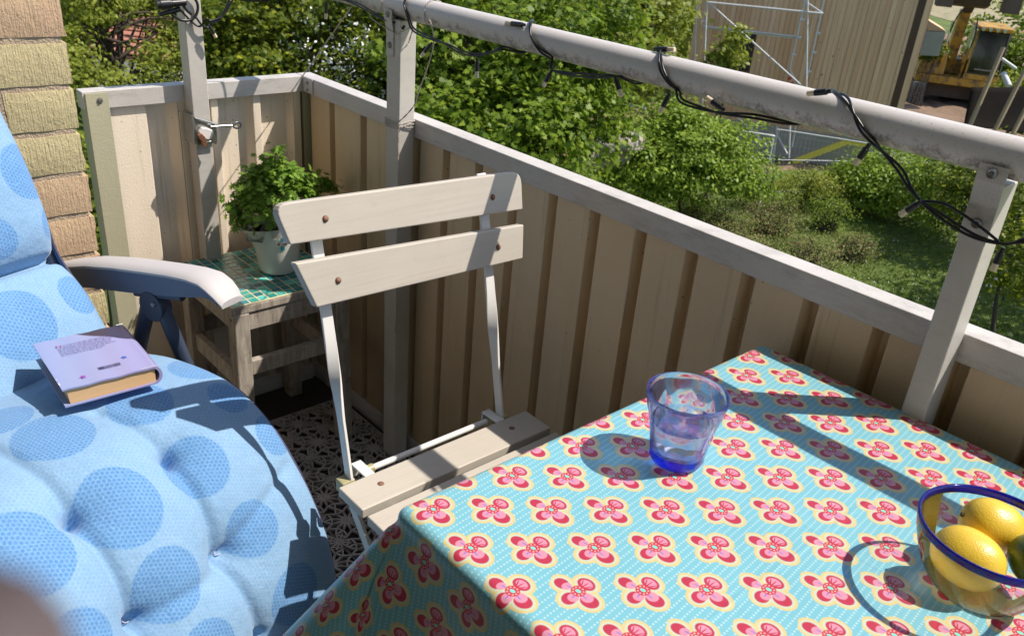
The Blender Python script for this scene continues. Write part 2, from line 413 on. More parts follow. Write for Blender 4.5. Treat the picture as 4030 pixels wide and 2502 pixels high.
def bracket(xa, xb):
    xm = (xa+xb)/2
    prof = [(0.9985, 0.962), (0.9985, 1.004), (0.9965, 1.018), (0.9935, 1.032), (0.9932, 1.050)]
    mb = MB(); t_ = 0.0022
    ins = [(y+t_, z) for y, z in prof]
    loop = prof+ins[::-1]; n = len(loop)
    mb.add([(xa, y-0.0, z) for y, z in loop]+[(xb, y, z) for y, z in loop], [(k, (k+1) % n, n+(k+1) % n, n+k) for k in range(n)]+[tuple(range(n-1, -1, -1)), tuple(range(n, 2*n))])
    br = mb.build('bracket', MAT['rail'], rail, smooth=False, bevel=0.0006)
    for y, z in ((0.9925, 1.0415), (0.9978, 0.984)):
        MB().lathe([(0.0, 0.0032), (0.0022, 0.0032), (0.0024, 0.0022), (0.0046, 0.003), (0.0058, 0.0015), (0.006, 0.0)], n=14, m=Matrix.Translation((xm, y, z)) @ Matrix.Rotation(R(90), 4, 'X')).build('bolt', MAT['screw'], br, smooth='auto')
bracket(-0.339, -0.308); bracket(-1.487, -1.462)
MB().box((-1.4615, 1.003, 1.0342), (-1.443, 1.037, 1.037)).build('packing_plate', MAT['black'], rail)

# ---------------------------------------------------------------- parasol clamp bolted on the end post
cl = thing('parasol_clamp', (-1.852, 0.765, 0.75), 'galvanised clamp with eye screw and pale tape fixed to the left post', 'clamp')
X0 = -1.8575
pts = [on_x(x, y, X0+0.012) for x, y in ((462, 281), (515, 296), (517, 340), (469, 346))]
mb = MB(); mb.prism([(p.x, p.y, p.z) for p in pts], (-0.002, 0, 0)); mb.build('plate', MAT['steel'], cl, bevel=0.0008)
mb = MB(); a = pts[0]+Vector((0.001, 0, 0)); b = pts[1]+Vector((0.001, 0, 0)); mb.tube([a, b], 0.0028, 10); mb.build('lip', MAT['steel'], cl, smooth='auto')
mb = MB(); mb.box((X0-0.038, pts[0].y-0.0045, 0.722), (X0+0.012, pts[0].y-0.002, 0.786)); mb.build('side_plate', MAT['steel'], cl, bevel=0.0008)
e0 = on_x(513, 301, X0+0.02); e1 = on_x(552, 299, X0+0.02)
MB().tube([e0-(e1-e0)*0.3, e1], 0.0026, 10).build('screw_rod', MAT['steel'], cl, smooth='auto')
c0 = on_x(565, 298, X0+0.02); ring = [c0+Vector((0, math.cos(a)*0.0085*(1.25 if math.cos(a) < 0 else 0.9), math.sin(a)*0.0068)) for a in np.linspace(0, 2*math.pi, 20, endpoint=False)]
MB().tube(ring, 0.0022, 8, closed=True).build('eye', MAT['screw'], cl, smooth=True)
tp = [on_x(x, y, X0+0.026) for x, y in ((474, 315), (482, 304), (495, 306), (506, 310), (503, 325), (496, 334), (486, 330), (477, 324))]
mb = MB(); mb.prism([tuple(p) for p in tp], (-0.012, 0, 0)); mb.build('tape_wrap', MAT['tape'], cl, bevel=0.002)
jw = [on_x(x, y, X0+0.03) for x, y in ((471, 322), (480, 318), (488, 326), (493, 338), (492, 350), (484, 352), (481, 338), (474, 330))]
mb = MB(); mb.prism([tuple(p) for p in jw], (-0.008, 0, 0)); mb.build('rusty_jaw', MAT['copper'], cl, bevel=0.0012)
jw = [on_x(x, y, X0+0.03) for x, y in ((507, 312), (512, 324), (517, 338), (514, 345), (506, 338), (502, 328))]
mb = MB(); mb.prism([tuple(p) for p in jw], (-0.006, 0, 0)); mb.build('jaw', MAT['steel'], cl, bevel=0.0012)
mb = MB(); mb.tube([on_x(490, 338, X0+0.024), on_x(512, 336, X0+0.024)], 0.002, 8); mb.build('jaw_pin', MAT['steel'], cl, smooth='auto')

# ---------------------------------------------------------------- twine
def rope(name, pts, r, label):
    mb = MB(); P = smoothpath(pts, 10)
    for ph in (0, math.pi):
        mb.tube([p+Vector((math.cos(i*0.9+ph), math.sin(i*0.9+ph), math.cos(i*0.9+ph+1))) * r*0.45 for i, p in enumerate(P)], r*0.6, 6)
    return tag(mb.build(name, MAT['rope'], smooth=True), label, 'rope')
rope('twine', [(-1.600, 0.992, 1.040), (-1.75, 1.014, 0.939), (-1.86, 1.031, 0.865), (-1.894, 1.036, 0.843), (-1.90, 1.037, 0.842)], 0.0014, 'thin twine running straight from the tube down to the parapet corner')
tw = [Vector((-1.360, 0.998, 1.062)), Vector((-1.352, 0.9945, 1.045)), on_y(1022, 50, 0.988), on_y(1030, 80, 0.990), on_y(1030, 112, 0.990), on_y(1015, 165, 0.994), on_y(998, 210, 0.996), on_y(984, 252, 0.999)]
tw2 = []
for k_ in range(3):
    z = 0.838-0.006*k_
    tw2 += [(-1.4405, 0.9995, z+0.002), (-1.466, 0.9985, z-0.004), (-1.4895, 0.9995, z-0.001), (-1.4905, 1.02, z), (-1.489, 1.0405, z), (-1.466, 1.0402, z+0.001), (-1.4405, 1.0385, z), (-1.439, 1.02, z)]
rope('twine', [(-1.361, 1.035, 1.078), (-1.361, 1.012, 1.082)]+tw+tw2+[(-1.4395, 1.001, 0.83), (-1.44, 0.999, 0.80), (-1.437, 0.998, 0.7), (-1.439, 0.998, 0.55), (-1.436, 0.998, 0.42), (-1.441, 0.998, 0.36)], 0.0014, 'pale twine looped over the tube and tied round the middle post')
rope('twine', [(-1.50, 0.9965, 1.07), (-1.502, 0.994, 1.045), on_y(880, 40, 0.993), on_y(935, 78, 0.997), on_y(948, 80, 0.9975), on_y(980, 66, 1.0), (-1.4405, 1.02, 0.992)], 0.0013, 'thin twine slung under the tube across the head of the middle post')

# ---------------------------------------------------------------- string lights
ls = thing('string_lights', (-0.8, 1.0, 1.05), 'black cable fairy lights with frosted bulbs wound round the hand rail tube', 'fairy lights')
def hel(X, deg, k=1.0): a = R(deg); rr = TR*k+0.0028; return Vector((X, TY-rr*math.cos(a), TZ+rr*math.sin(a)))
Y1 = 0.996
path = [Vector((-1.86, 0.80, 1.03)), Vector((-1.83, 0.9, 1.02)), on_y(740, -20, 0.99), on_y(800, -6, 0.99), on_y(845, 8, 0.992), on_y(905, 42, 0.995), Vector((-1.46, 1.005, 1.027)),
 Vector((-1.45, 1.045, 1.045)), hel(-1.443, 130), hel(-1.43, 70), hel(-1.424, 20), hel(-1.412, -25), on_y(985, 72, 0.992), on_y(1030, 92, 0.99), on_y(1062, 104, 0.99), on_y(1095, 123, 0.99), on_y(1135, 132, 0.99), on_y(1170, 125, 0.995), on_y(1200, 115, 1.0),
 Vector((-1.115, 1.03, 1.031)), Vector((-1.11, 1.045, 1.05)), hel(-1.105, 130), hel(-1.094, 92), hel(-1.078, 55), hel(-1.062, 15), hel(-1.04, -22), hel(-1.022, -50), on_y(1312, 166, 0.993), on_y(1350, 176, 0.995), on_y(1420, 181, 0.999), on_y(1470, 180, 1.005),
 Vector((-0.855, 1.03, 1.031)), Vector((-0.845, 1.046, 1.05)), hel(-0.832, 130), hel(-0.815, 92), hel(-0.803, 55), hel(-0.790, 15), hel(-0.775, -20), hel(-0.762, -45), on_y(1622, 240, 0.996), on_y(1665, 255, 0.998), on_y(1720, 268, 1.0), on_y(1790, 276, 1.004),
 Vector((-0.585, 1.03, 1.031)), Vector((-0.565, 1.046, 1.05)), hel(-0.55, 130), hel(-0.532, 92), hel(-0.513, 58), hel(-0.495, 22), hel(-0.479, -12), hel(-0.463, -40), on_y(2105, 362, 0.990), on_y(2140, 402, 0.985), on_y(2165, 450, 0.983), on_y(2200, 488, 0.982), on_y(2255, 525, 0.982), on_y(2320, 560, 0.983), on_y(2390, 577, 0.984), on_y(2450, 572, 0.985), Vector((-0.2, 0.99, 0.99)), Vector((-0.12, 0.995, 1.02)), hel(-0.08, -50), hel(-0.05, 20), hel(-0.02, 90)]
P = smoothpath(path, 9)
mb = MB()
for ph in (0.0, 2.3):
    Q = []
    for i, p in enumerate(P):
        a = i*0.13+ph
        off = Vector((math.cos(a), 0.25*math.sin(a)-0.3, math.sin(a)*0.8))*0.0030
        Q.append(p+off)
    mb.tube(Q, 0.00175, 8)
mb.tube(smoothpath([on_y(2185, 478, 0.985), on_y(2240, 483, 0.988), on_y(2290, 510, 0.986), on_y(2345, 550, 0.985), on_y(2375, 575, 0.984)], 8), 0.0017, 8)
mb.tube(smoothpath([Vector((-1.862, 0.70, 1.05)), on_x(465, 60, -1.85), on_x(490, 45, -1.84), on_x(500, 50, -1.84), on_x(530, 38, -1.84), on_x(548, 10, -1.84), on_x(560, -12, -1.84)], 8), 0.0022, 8)
mb.tube(smoothpath([on_x(398, 5, -1.852), on_x(405, 30, -1.85), on_x(430, 48, -1.85), on_x(458, 46, -1.85), on_x(470, 25, -1.85), on_x(466, 2, -1.85), on_x(445, -14, -1.85), on_x(430, -5, -1.848), on_x(440, 20, -1.848), on_x(455, 35, -1.848)], 8), 0.0030, 8)
mb.tube(smoothpath([on_x(466, 42, -1.85), on_x(482, 62, -1.845), on_x(497, 66, -1.845), on_x(503, 56, -1.842), on_x(520, 48, -1.842), on_x(535, 25, -1.84), on_x(548, -5, -1.84)], 8), 0.0024, 8)
mb.build('cable', MAT['black'], ls, smooth=True)
def lamp(a, b):
    a = Vector(a); b = Vector(b); d = (b-a); L = d.length; d.normalize()
    s_ = MB(); s_.tube([a, a+d*0.006, a+d*0.0065, a+d*(L*0.68)], [0.0026, 0.0028, 0.0040, 0.0040], 12)
    o = s_.build('socket', MAT['black'], ls, smooth='auto')
    bb = MB(); bb.tube([a+d*(L*0.68), a+d*(L*0.98), a+d*L], [0.0036, 0.0036, 0.0028], 12); bb.build('bulb', MAT['bulb'], o, smooth='auto')
def L2(x0, y0, x1, y1, Y=0.992):
    lamp(on_y(x0, y0, Y), on_y(x1, y1, Y-0.003))
for q in [(1027, 103, 1003, 133), (1135, 138, 1134, 186), (1312, 168, 1292, 206), (1462, 182, 1478, 230), (1592, 222, 1570, 268), (1722, 262, 1680, 232, 0.985), (2068, 342, 2032, 392, 0.985), (2192, 478, 2140, 512, 0.98), (2386, 588, 2360, 644, 0.98), (776, 4, 775, 46), (962, 62, 955, 72)]:
    L2(*q)
top = lambda X: Vector((X, TY+0.002, TZ+TR+0.0045))
lamp(on_y(1248, 60, 1.004), on_y(1203, 55, 1.004)); lamp(on_y(1556, 117, 1.022), on_y(1605, 119, 1.022)); lamp(on_y(1978, 217, 1.0), on_y(1920, 223, 1.0))
lamp(on_x(496, 60, -1.838), on_x(514, 90, -1.838))
# plug couplings hanging at the end post
a, b = on_x(372, 12, -1.845), on_x(440, 6, -1.845); d = (b-a).normalized()
mb = MB(); mb.tube([a, a+d*0.006, a+d*0.007, a+d*0.026, a+d*0.027, a+d*0.031, a+d*0.032, a+d*0.06], [0.0085, 0.009, 0.0105, 0.0105, 0.0085, 0.0085, 0.0075, 0.0065], 14); mb.build('plug', MAT['black'], ls, smooth='auto')
a, b = on_x(378, 36, -1.85), on_x(428, 22, -1.85); mb = MB(); mb.tube([a, b], [0.004, 0.0055], 10); mb.build('plug', MAT['black'], ls, smooth='auto')

# ---------------------------------------------------------------- lattice floor mat (click tiles)
mat_root = thing('floor_mat', (-1.2, 0.6, 0.0), 'grey plastic lattice floor tiles with star pattern under the folding chair', 'floor mat')
def tile_mesh(S=0.30):
    mb = MB(); n = 3; h = S/n; z0_, z1_ = 0.006, 0.012
    segs = []
    def ring(cx, cy, r, k, ph): return [(cx+r*math.cos(ph+2*math.pi*i/k), cy+r*math.sin(ph+2*math.pi*i/k)) for i in range(k)]
    for i in range(n):
        for j in range(n):
            cx, cy = (i+0.5)*h, (j+0.5)*h
            inner = ring(cx, cy, h*0.10, 12, 0); mid = ring(cx, cy, h*0.34, 12, R(15)); out = ring(cx, cy, h*0.5, 12, 0)
            for q in range(12):
                segs.append((inner[q], mid[q])); segs.append(((cx, cy), mid[q])); segs.append((mid[q], out[(q+1) % 12])); segs.append((mid[q], out[q]))
                segs.append((mid[q], mid[(q+1) % 12])) if q % 2 else None
            # corner rosettes
            for sx, sy in ((1, 1), (1, -1), (-1, 1), (-1, -1)):
                kx, ky = cx+sx*h/2, cy+sy*h/2
                for q in range(3):
                    ang = math.atan2(-sy, -sx)+R(-30+30*q)
                    segs.append(((kx, ky), (kx+h*0.26*math.cos(ang), ky+h*0.26*math.sin(ang))))
                ang = math.atan2(-sy, -sx)
                segs.append(((kx+h*0.22*math.cos(ang-R(30)), ky+h*0.22*math.sin(ang-R(30))), (kx+h*0.22*math.cos(ang+R(30)), ky+h*0.22*math.sin(ang+R(30)))))
    for s_ in segs:
        a, b = s_
        mb.bar((a[0], a[1], z1_-0.003), (b[0], b[1], z1_-0.003), 0.0034, 0.006)
    for a, b in (((0, 0), (S, 0)), ((S, 0), (S, S)), ((S, S), (0, S)), ((0, S), (0, 0))):
        mb.bar((a[0], a[1], z1_-0.0032), (b[0], b[1], z1_-0.0032), 0.003, 0.006)
    return mb
tm = tile_mesh().build('tile', MAT['mat'])
tm.parent = mat_root; tm.matrix_parent_inverse = world_of(mat_root).inverted()
for i in range(6):
    for j in range(4):
        if i == 0 and j == 0: continue
        o = tm.copy(); col.objects.link(o); o.location = (-1.755+0.2995*i, -0.163+0.2995*j, 0)
tm.location = (-1.755, -0.163, 0)
# ---------------------------------------------------------------- stool with mosaic top
def m_oldwood():
    t = NT('grey_weathered_wood'); co = t.coord('Object')
    n1 = t.noise(t.mapping(co, (60, 60, 9)), 1.5, 6, 0.7); n2 = t.noise(co, 25, 5, 0.7)
    base = t.mix(t.ramp(n1, 0.3, 0.7), (0.21, 0.18, 0.15), (0.48, 0.42, 0.35))
    base = t.mix(t.ramp(n2, 0.55, 0.75)*0.7, base, (0.11, 0.085, 0.065))
    return t.done(t.principled(base, 0.85, 0, t.bump(n1, 0.6, 0.002)))
MAT['wood'] = m_oldwood()
MAT['grout'] = simple('sandy_grout', (0.62, 0.52, 0.34), 0.9, var=0.2, nscale=80, bump=0.5, bscale=500)
def m_tile(name, c):
    t = NT(name); co = t.coord('Object'); oi = t.n("ObjectInfo"); r_ = E(t, oi.outputs['Random'])
    base = t.mix(r_, sc(c, 0.7), sc(c, 1.2)); base = t.mix(t.noise(co, 90, 4)*0.3, base, sc(c, 0.6))
    return t.done(t.principled(base, 0.18, 0, t.bump(t.noise(co, 200, 3), 0.1, 0.0006), Coat_Weight=0.3))
TILES = [m_tile('glass_tile_%s' % n, c) for n, c in (('dark', (0.02, 0.17, 0.16)), ('mid', (0.035, 0.32, 0.28)), ('light', (0.10, 0.52, 0.44)), ('petrol', (0.02, 0.20, 0.24)))]
SX0, SX1, SY0, SY1, SZ = -1.878, -1.590, 0.682, 0.972, 0.442
st = thing('stool', (-1.73, 0.83, 0), 'weathered wooden stool with green and turquoise mosaic tile top in the balcony corner', 'stool')
def leg(x, y, tx, ty, nm='leg'):
    mb = MB(); w = 0.019
    mb.bar((x+tx, y+ty, 0.002), (x, y, SZ-0.022), 0.036, 0.036, Vector((0, 1, 0)))
    mb.build(nm, MAT['wood'], st, bevel=0.003, seg=2)
leg(SX1-0.017, SY0+0.022, 0.006, -0.004); leg(SX1-0.017, SY1-0.020, 0.006, 0.004)
leg(SX0+0.022, SY0+0.022, -0.004, -0.004); leg(SX0+0.022, SY1-0.020, -0.004, 0.004)
mb = MB(); mb.box((SX0, SY0, SZ-0.0225), (SX1, SY1, SZ-0.004)); mb.build('top_board', MAT['wood'], st, bevel=0.0025)
for x in (SX1-0.013, SX0+0.024):
    MB().box((x-0.009, SY0+0.038, SZ-0.066), (x+0.009, SY1-0.038, SZ-0.0228)).build('apron', MAT['wood'], st, bevel=0.0015)
for y in (SY0+0.018, SY1-0.018):
    MB().box((SX0+0.04, y-0.009, SZ-0.066), (SX1-0.034, y+0.009, SZ-0.0228)).build('apron', MAT['wood'], st, bevel=0.0015)
MB().box((SX1-0.022, SY0+0.040, 0.262), (SX1-0.004, SY1-0.037, 0.298)).build('stretcher', MAT['wood'], st, bevel=0.002)
MB().box((SX0+0.014, SY0+0.040, 0.262), (SX0+0.030, SY1-0.037, 0.298)).build('stretcher', MAT['wood'], st, bevel=0.002)
for y in (SY0+0.020, SY1-0.020):
    MB().box((SX0+0.040, y-0.008, 0.225), (SX1-0.035, y+0.008, 0.268)).build('stretcher', MAT['wood'], st, bevel=0.002)
for z in (0.405,):
    MB().lathe([(0.0, 0.002), (0.0035, 0.002), (0.004, 0)], n=10, m=Matrix.Translation((SX1-0.017, SY0+0.003, z)) @ Matrix.Rotation(R(90), 4, 'X')).build('screw', MAT['screw'], st, smooth='auto')
MB().box((SX0+0.001, SY0+0.001, SZ-0.0038), (SX1-0.001, SY1-0.001, SZ-0.0012)).build('grout', MAT['grout'], st, bevel=0.0008)
nt = 13; px_ = (SX1-SX0-0.006)/nt; py_ = (SY1-SY0-0.006)/nt
tiles = [bpy.data.meshes.new("tile") for _ in TILES]
base_t = []
for m_ in TILES:
    o = MB().box((-px_/2+0.0016, -py_/2+0.0016, 0), (px_/2-0.0016, py_/2-0.0016, 0.0012)).build('tile', m_); base_t.append(o)
used = [False]*4
r3 = random.Random(3)
for i in range(nt):
    for j in range(nt):
        q = r3.choice([0, 0, 1, 1, 2, 2, 3]) if i > 4 else r3.choice([0, 0, 1, 3, 1])
        o = base_t[q] if not used[q] else base_t[q].copy()
        if used[q]: col.objects.link(o)
        used[q] = True
        o.location = (SX0+0.003+px_*(i+0.5), SY0+0.003+py_*(j+0.5), SZ-0.0016+r3.uniform(-0.0004, 0.0004)); o.rotation_euler = (r3.uniform(-0.012, 0.012), r3.uniform(-0.012, 0.012), r3.uniform(-0.03, 0.03))
        o.parent = st; o.matrix_parent_inverse = world_of(st).inverted()
for q in range(4):
    if not used[q]: bpy.data.objects.remove(base_t[q])
for me in tiles: bpy.data.meshes.remove(me)

# ---------------------------------------------------------------- pot and parsley
PC = Vector((-1.722, 0.862, SZ+0.0012))
pot = thing('plant_pot', PC, 'white flared ceramic pitcher-like pot with small blue square motif on the mosaic stool', 'plant pot')
MAT['ceramic'] = simple('white_ceramic', (0.74, 0.72, 0.64), 0.22, var=0.04)
sp_dir = math.atan2(-0.9, 0.1)    # the spout points along the short wall towards the house
def potrad(r, z, a):
    k = max(0.0, (z-0.062)/0.055); d = math.cos(a-sp_dir)
    return r + (0.030*k*k*max(0, d)**5 if k > 0 else 0)
prof = [(0.0, 0.0), (0.036, 0.0), (0.042, 0.003), (0.0455, 0.012), (0.050, 0.05), (0.0545, 0.09), (0.058, 0.115), (0.0585, 0.118), (0.0565, 0.1185), (0.054, 0.112), (0.047, 0.05), (0.042, 0.010), (0.0, 0.008)]
MB().lathe(prof, PC, 48, potrad).build('pot_body', MAT['ceramic'], pot, smooth='auto')
MAT['pblue'] = simple('print_blue', (0.02, 0.28, 0.36), 0.3); MAT['pred'] = simple('print_brown', (0.22, 0.08, 0.06), 0.3)
fa = math.atan2(CAM.y-PC.y, CAM.x-PC.x)+R(12)
def patch(da, z, w, h, mname):
    mb = MB(); P = []
    for i in range(4):
        for j in range(3):
            a = fa+da+(w/0.055)*(i/3-0.5); zz = z+h*(j/2-0.5); r_ = 0.0455+(zz-0.012)*(0.0575-0.0455)/0.10+0.0008
            P.append((PC.x+r_*math.cos(a), PC.y+r_*math.sin(a), PC.z+zz))
    mb.add(P, [(i*3+j, (i+1)*3+j, (i+1)*3+j+1, i*3+j+1) for i in range(3) for j in range(2)])
    mb.build('printed_square', MAT[mname], pot)
u_ = 0.0095
patch(0, 0.094, u_, u_, 'pblue'); patch(0, 0.072, u_, u_, 'pblue'); patch(-u_/0.055*0.95, 0.083, u_*0.6, u_*0.5, 'pred'); patch(u_/0.055*0.95, 0.083, u_*0.6, u_*0.5, 'pred')
MB().lathe([(0.0, 0.0), (0.048, 0.0)], PC+Vector((0, 0, 0.098)), 24).build('soil', MAT['floor'], pot)
def m_leaf(name, c1, c2, trans=0.35, rough=0.45, c3=None, tint=(0.5, 0.85, 0.12)):
    t = NT(name); g = t.n("NewGeometry"); rp = E(t, g.outputs['Random Per Island'])
    c = t.mix(rp, c1, c2)
    if c3: c = t.mix(t.ramp(rp, 0.86, 0.9), c, c3)
    tr = t.n("BsdfTranslucent"); t.l(t.mix(1.0, c, tuple(min(1, x*2.2) for x in (1.15, 1.25, 0.55)), 'MULTIPLY'), tr.inputs[0])
    pr = t.principled(c, rough, 0, None, Specular_IOR_Level=0.22)
    mx = t.n("MixShader"); mx.inputs[0].default_value = trans; t.l(pr, mx.inputs[1]); t.l(tr.outputs[0], mx.inputs[2])
    return t.done(mx.outputs[0])
MAT['parsley'] = m_leaf('parsley_leaf', (0.12, 0.23, 0.025), (0.28, 0.44, 0.07), 0.38)
MAT['stem'] = simple('green_stem', (0.10, 0.16, 0.04), 0.5)
# fast leaf meshes
MAPLE = np.array([(0, -.5), (.12, -.18), (.42, -.28), (.30, -.02), (.52, .18), (.22, .20), (.24, .36), (.0, .60), (-.24, .36), (-.22, .20), (-.52, .18), (-.30, -.02), (-.42, -.28), (-.12, -.18)])
OVAL = np.array([(0, -.5), (.26, -.12), (.22, .22), (0, .55), (-.22, .22), (-.26, -.12)])
PARS = np.array([(0, -.5), (.06, -.1), (.35, -.25), (.22, 0), (.5, .1), (.25, .18), (.3, .42), (.08, .3), (0, .55), (-.08, .3), (-.3, .42), (-.25, .18), (-.5, .1), (-.22, 0), (-.35, -.25), (-.06, -.1)])
def leaf_mesh(name, cen, nrm, size, shape, mat, parent=None, cup=0.18):
    N = len(cen); K = len(shape)
    nrm = nrm/np.linalg.norm(nrm, axis=1, keepdims=True)
    a = rng.normal(size=(N, 3)); tx = np.cross(nrm, a); tx /= np.linalg.norm(tx, axis=1, keepdims=True); ty = np.cross(nrm, tx)
    s = size[:, None, None]
    V = cen[:, None, :] + s*(tx[:, None, :]*shape[None, :, 0:1] + ty[:, None, :]*shape[None, :, 1:2]) - s*cup*nrm[:, None, :]*(np.abs(shape[None, :, 0:1])*1.2+shape[None, :, 1:2]**2)
    me = bpy.data.meshes.new(name); me.vertices.add(N*K); me.vertices.foreach_set('co', V.reshape(-1).astype(np.float32))
    me.loops.add(N*K); me.loops.foreach_set('vertex_index', np.arange(N*K, dtype=np.int32))
    me.polygons.add(N); me.polygons.foreach_set('loop_start', np.arange(0, N*K, K, dtype=np.int32))
    try: me.polygons.foreach_set('loop_total', np.full(N, K, dtype=np.int32))
    except Exception: pass
    me.update(calc_edges=True); me.materials.append(mat)
    o = bpy.data.objects.new(name, me); col.objects.link(o)
    if parent: put(o, parent)
    return o
pl_ = thing('parsley_plant', PC+Vector((0, 0, 0.1)), 'bushy bright green parsley growing in the white pot', 'potted herb')
cen = []; stems = MB()
for q in range(96):
    a = random.uniform(0, 2*math.pi); s_ = random.random()**0.6
    tip = PC+Vector((math.cos(a)*0.072*s_, math.sin(a)*0.098*s_+0.010, 0.140+0.118*math.sqrt(max(0, 1-s_*s_))*random.uniform(0.55, 1.05)))
    if q < 5: tip = PC+Vector((-0.01, -0.085-0.006*q, 0.125+0.012*q))
    if 5 <= q < 11: tip = PC+Vector((-0.02, 0.115+0.009*(q-5), 0.19-0.004*(q-5)))
    if q == 11: tip = PC+Vector((-0.005, 0.012, 0.285))
    b0 = PC+Vector((math.cos(a)*0.02, math.sin(a)*0.02, 0.095)); mid = (b0+tip)/2+Vector((0, 0, 0.02))
    stems.tube(smoothpath([b0, mid, tip], 5), 0.0009, 5)
    out = (tip-PC-Vector((0, 0, 0.12))).normalized()
    for w in range(16):
        cen.append((tip+Vector((random.gauss(0, .011), random.gauss(0, .011), random.gauss(0, .010))), out+Vector((random.gauss(0, .5), random.gauss(0, .5), random.gauss(0.35, .5)))))
C = np.array([tuple(c) for c, n in cen]); Nn = np.array([tuple(n) for c, n in cen])
leaf_mesh('leaves', C, Nn, rng.uniform(0.015, 0.028, len(C)), PARS, MAT['parsley'], pl_)
stems.build('stems', MAT['stem'], pl_, smooth=True)
# crumpled clear sleeve around the plant foot
def m_film():
    t = NT('clear_film'); co = t.coord('Object')
    tr = t.n("BsdfTransparent"); gl = t.n("BsdfGlossy"); gl.inputs['Roughness'].default_value = 0.15; df = t.n("BsdfTranslucent"); df.inputs[0].default_value = (0.8, 0.8, 0.78, 1)
    t.l(t.bump(t.noise(co, 60, 4), 1.0, 0.01), gl.inputs['Normal'])
    fr = t.n("Fresnel"); fr.inputs[0].default_value = 1.22; m1 = t.n("MixShader"); m2 = t.n("MixShader")
    t.l(fr.outputs[0], m1.inputs[0]); m2.inputs[0].default_value = 0.12
    t.l(tr.outputs[0], m2.inputs[1]); t.l(df.outputs[0], m2.inputs[2]); t.l(m2.outputs[0], m1.inputs[1]); t.l(gl.outputs[0], m1.inputs[2])
    return t.done(m1.outputs[0])
MAT['film'] = m_film()
rr_ = random.Random(5); ph = [rr_.uniform(0, 6) for _ in range(6)]
def film_p(i, j):
    a = 2*math.pi*i/48; z = 0.085+0.012*j; r_ = 0.050+0.007*j+0.005*math.sin(7*a+ph[0]+j*0.7)+0.004*math.sin(13*a+ph[1]-j)
    return Vector((PC.x+r_*math.cos(a), PC.y+r_*math.sin(a), PC.z+z+0.004*math.sin(5*a+ph[2])-(0.03 if (math.cos(a-sp_dir) > 0.85 and j > 2) else 0)))
mb = MB(); mb.grid(film_p, 49, 6); tag(mb.build('plastic_sleeve', MAT['film'], pot, smooth=True), 'crumpled clear plastic sleeve')

# ---------------------------------------------------------------- folding chair
fc = thing('folding_chair', (-0.85, 0.72, 0), 'greige slatted folding bistro chair with white steel frame pushed under the table', 'chair')
def bx(z): return -0.94-(z-0.45)*0.222      # leaning back plane
UY = (0.570, 0.878)
def slat_pts(corners, off):
    # corners as (y,z); front surface just in front of the uprights
    return [Vector((bx(z)+off, y, z)) for y, z in corners]
def roundc(pts, r, which, n=5):
    out = []; N = len(pts)
    for i in range(N):
        p = Vector(pts[i]); a = Vector(pts[i-1]); b = Vector(pts[(i+1) % N])
        if i in which:
            u = (a-p).normalized()*r; v = (b-p).normalized()*r
            for k in range(n+1):
                t_ = k/n; out.append(p+u*(1-t_)**2+v*t_**2)
        else: out.append(p)
    return out
for cs, which in (([(0.504, 0.873), (0.520, 0.817), (0.945, 0.797), (0.947, 0.859)], (0, 3)), ([(0.523, 0.791), (0.546, 0.724), (0.938, 0.7165), (0.945, 0.772)], ())):
    poly = [(y, z) for y, z in [tuple(p) for p in [Vector((y, z)) for y, z in cs]]]
    p3 = roundc([Vector((0, y, z)) for y, z in cs], 0.022, which)
    fr = [Vector((bx(p.z)+0.004, p.y, p.z)) for p in p3]
    mb = MB(); mb.prism(fr, (0.0165, 0, 0.0037)); mb.build('back_slat', MAT['chair'], fc, bevel=0.0022, seg=3)
    zc = (cs[0][1]+cs[1][1])/2
    for y, zz in ((0.578, 0.842), (0.882, 0.826)) if which else ((0.585, 0.754), (0.886, 0.745)):
        p = Vector((bx(zz)+0.0205, y, zz+0.004))
        MB().lathe([(0.0, 0.0032), (0.003, 0.0026), (0.0052, 0.0)], n=14, m=Matrix.Translation(p) @ Matrix.Rotation(R(90-12.5), 4, 'Y')).build('rivet', MAT['rust'], fc, smooth=True)
def upright(y):
    P = []
    for z, tw in ((0.862, 0), (0.69, 0), (0.66, 0.1), (0.62, 0.65), (0.585, 1.25), (0.55, 1.57), (0.43, 1.57)):
        P.append((z, tw))
    mb = MB(); sec = []
    zs = np.linspace(0.862, 0.425, 34)
    for z in zs:
        tw = np.interp(z, [p[0] for p in P][::-1], [p[1] for p in P][::-1]); sec.append((z, tw))
    w, th_ = 0.018, 0.0048; vs_ = []
    for z, tw in sec:
        c = Vector((bx(z), y, z)); wd = Vector((math.sin(tw), math.cos(tw), 0)); td = Vector((math.cos(tw), -math.sin(tw), 0))
        for a, b in ((1, 1), (-1, 1), (-1, -1), (1, -1)): vs_.append(c+wd*(w/2*a)+td*(th_/2*b))
    n = len(sec)
    fs = [(i*4+k, i*4+(k+1) % 4, (i+1)*4+(k+1) % 4, (i+1)*4+k) for i in range(n-1) for k in range(4)]+[(3, 2, 1, 0), tuple((n-1)*4+k for k in range(4))]
    mb.add(vs_, fs); return mb.build('upright', MAT['white'], fc, smooth='auto', bevel=0.0008)
for y in UY: upright(y)
for i in range(5):
    x1 = -0.857+0.079*i; x0 = x1-0.066
    zt = 0.4505-0.0018*i
    mb = MB(); mb.box((x0, 0.541, zt-0.017), (x1, 0.924, zt)); mb.build('seat_slat', MAT['chair'], fc, bevel=0.0022, seg=3)
    for y in (0.598, 0.866):
        MB().lathe([(0.0, 0.0012), (0.0045, 0.001), (0.0055, 0.0)], c=((x0+x1)/2-0.004, y, zt), n=14).build('rivet', MAT['rust'], fc, smooth=True)
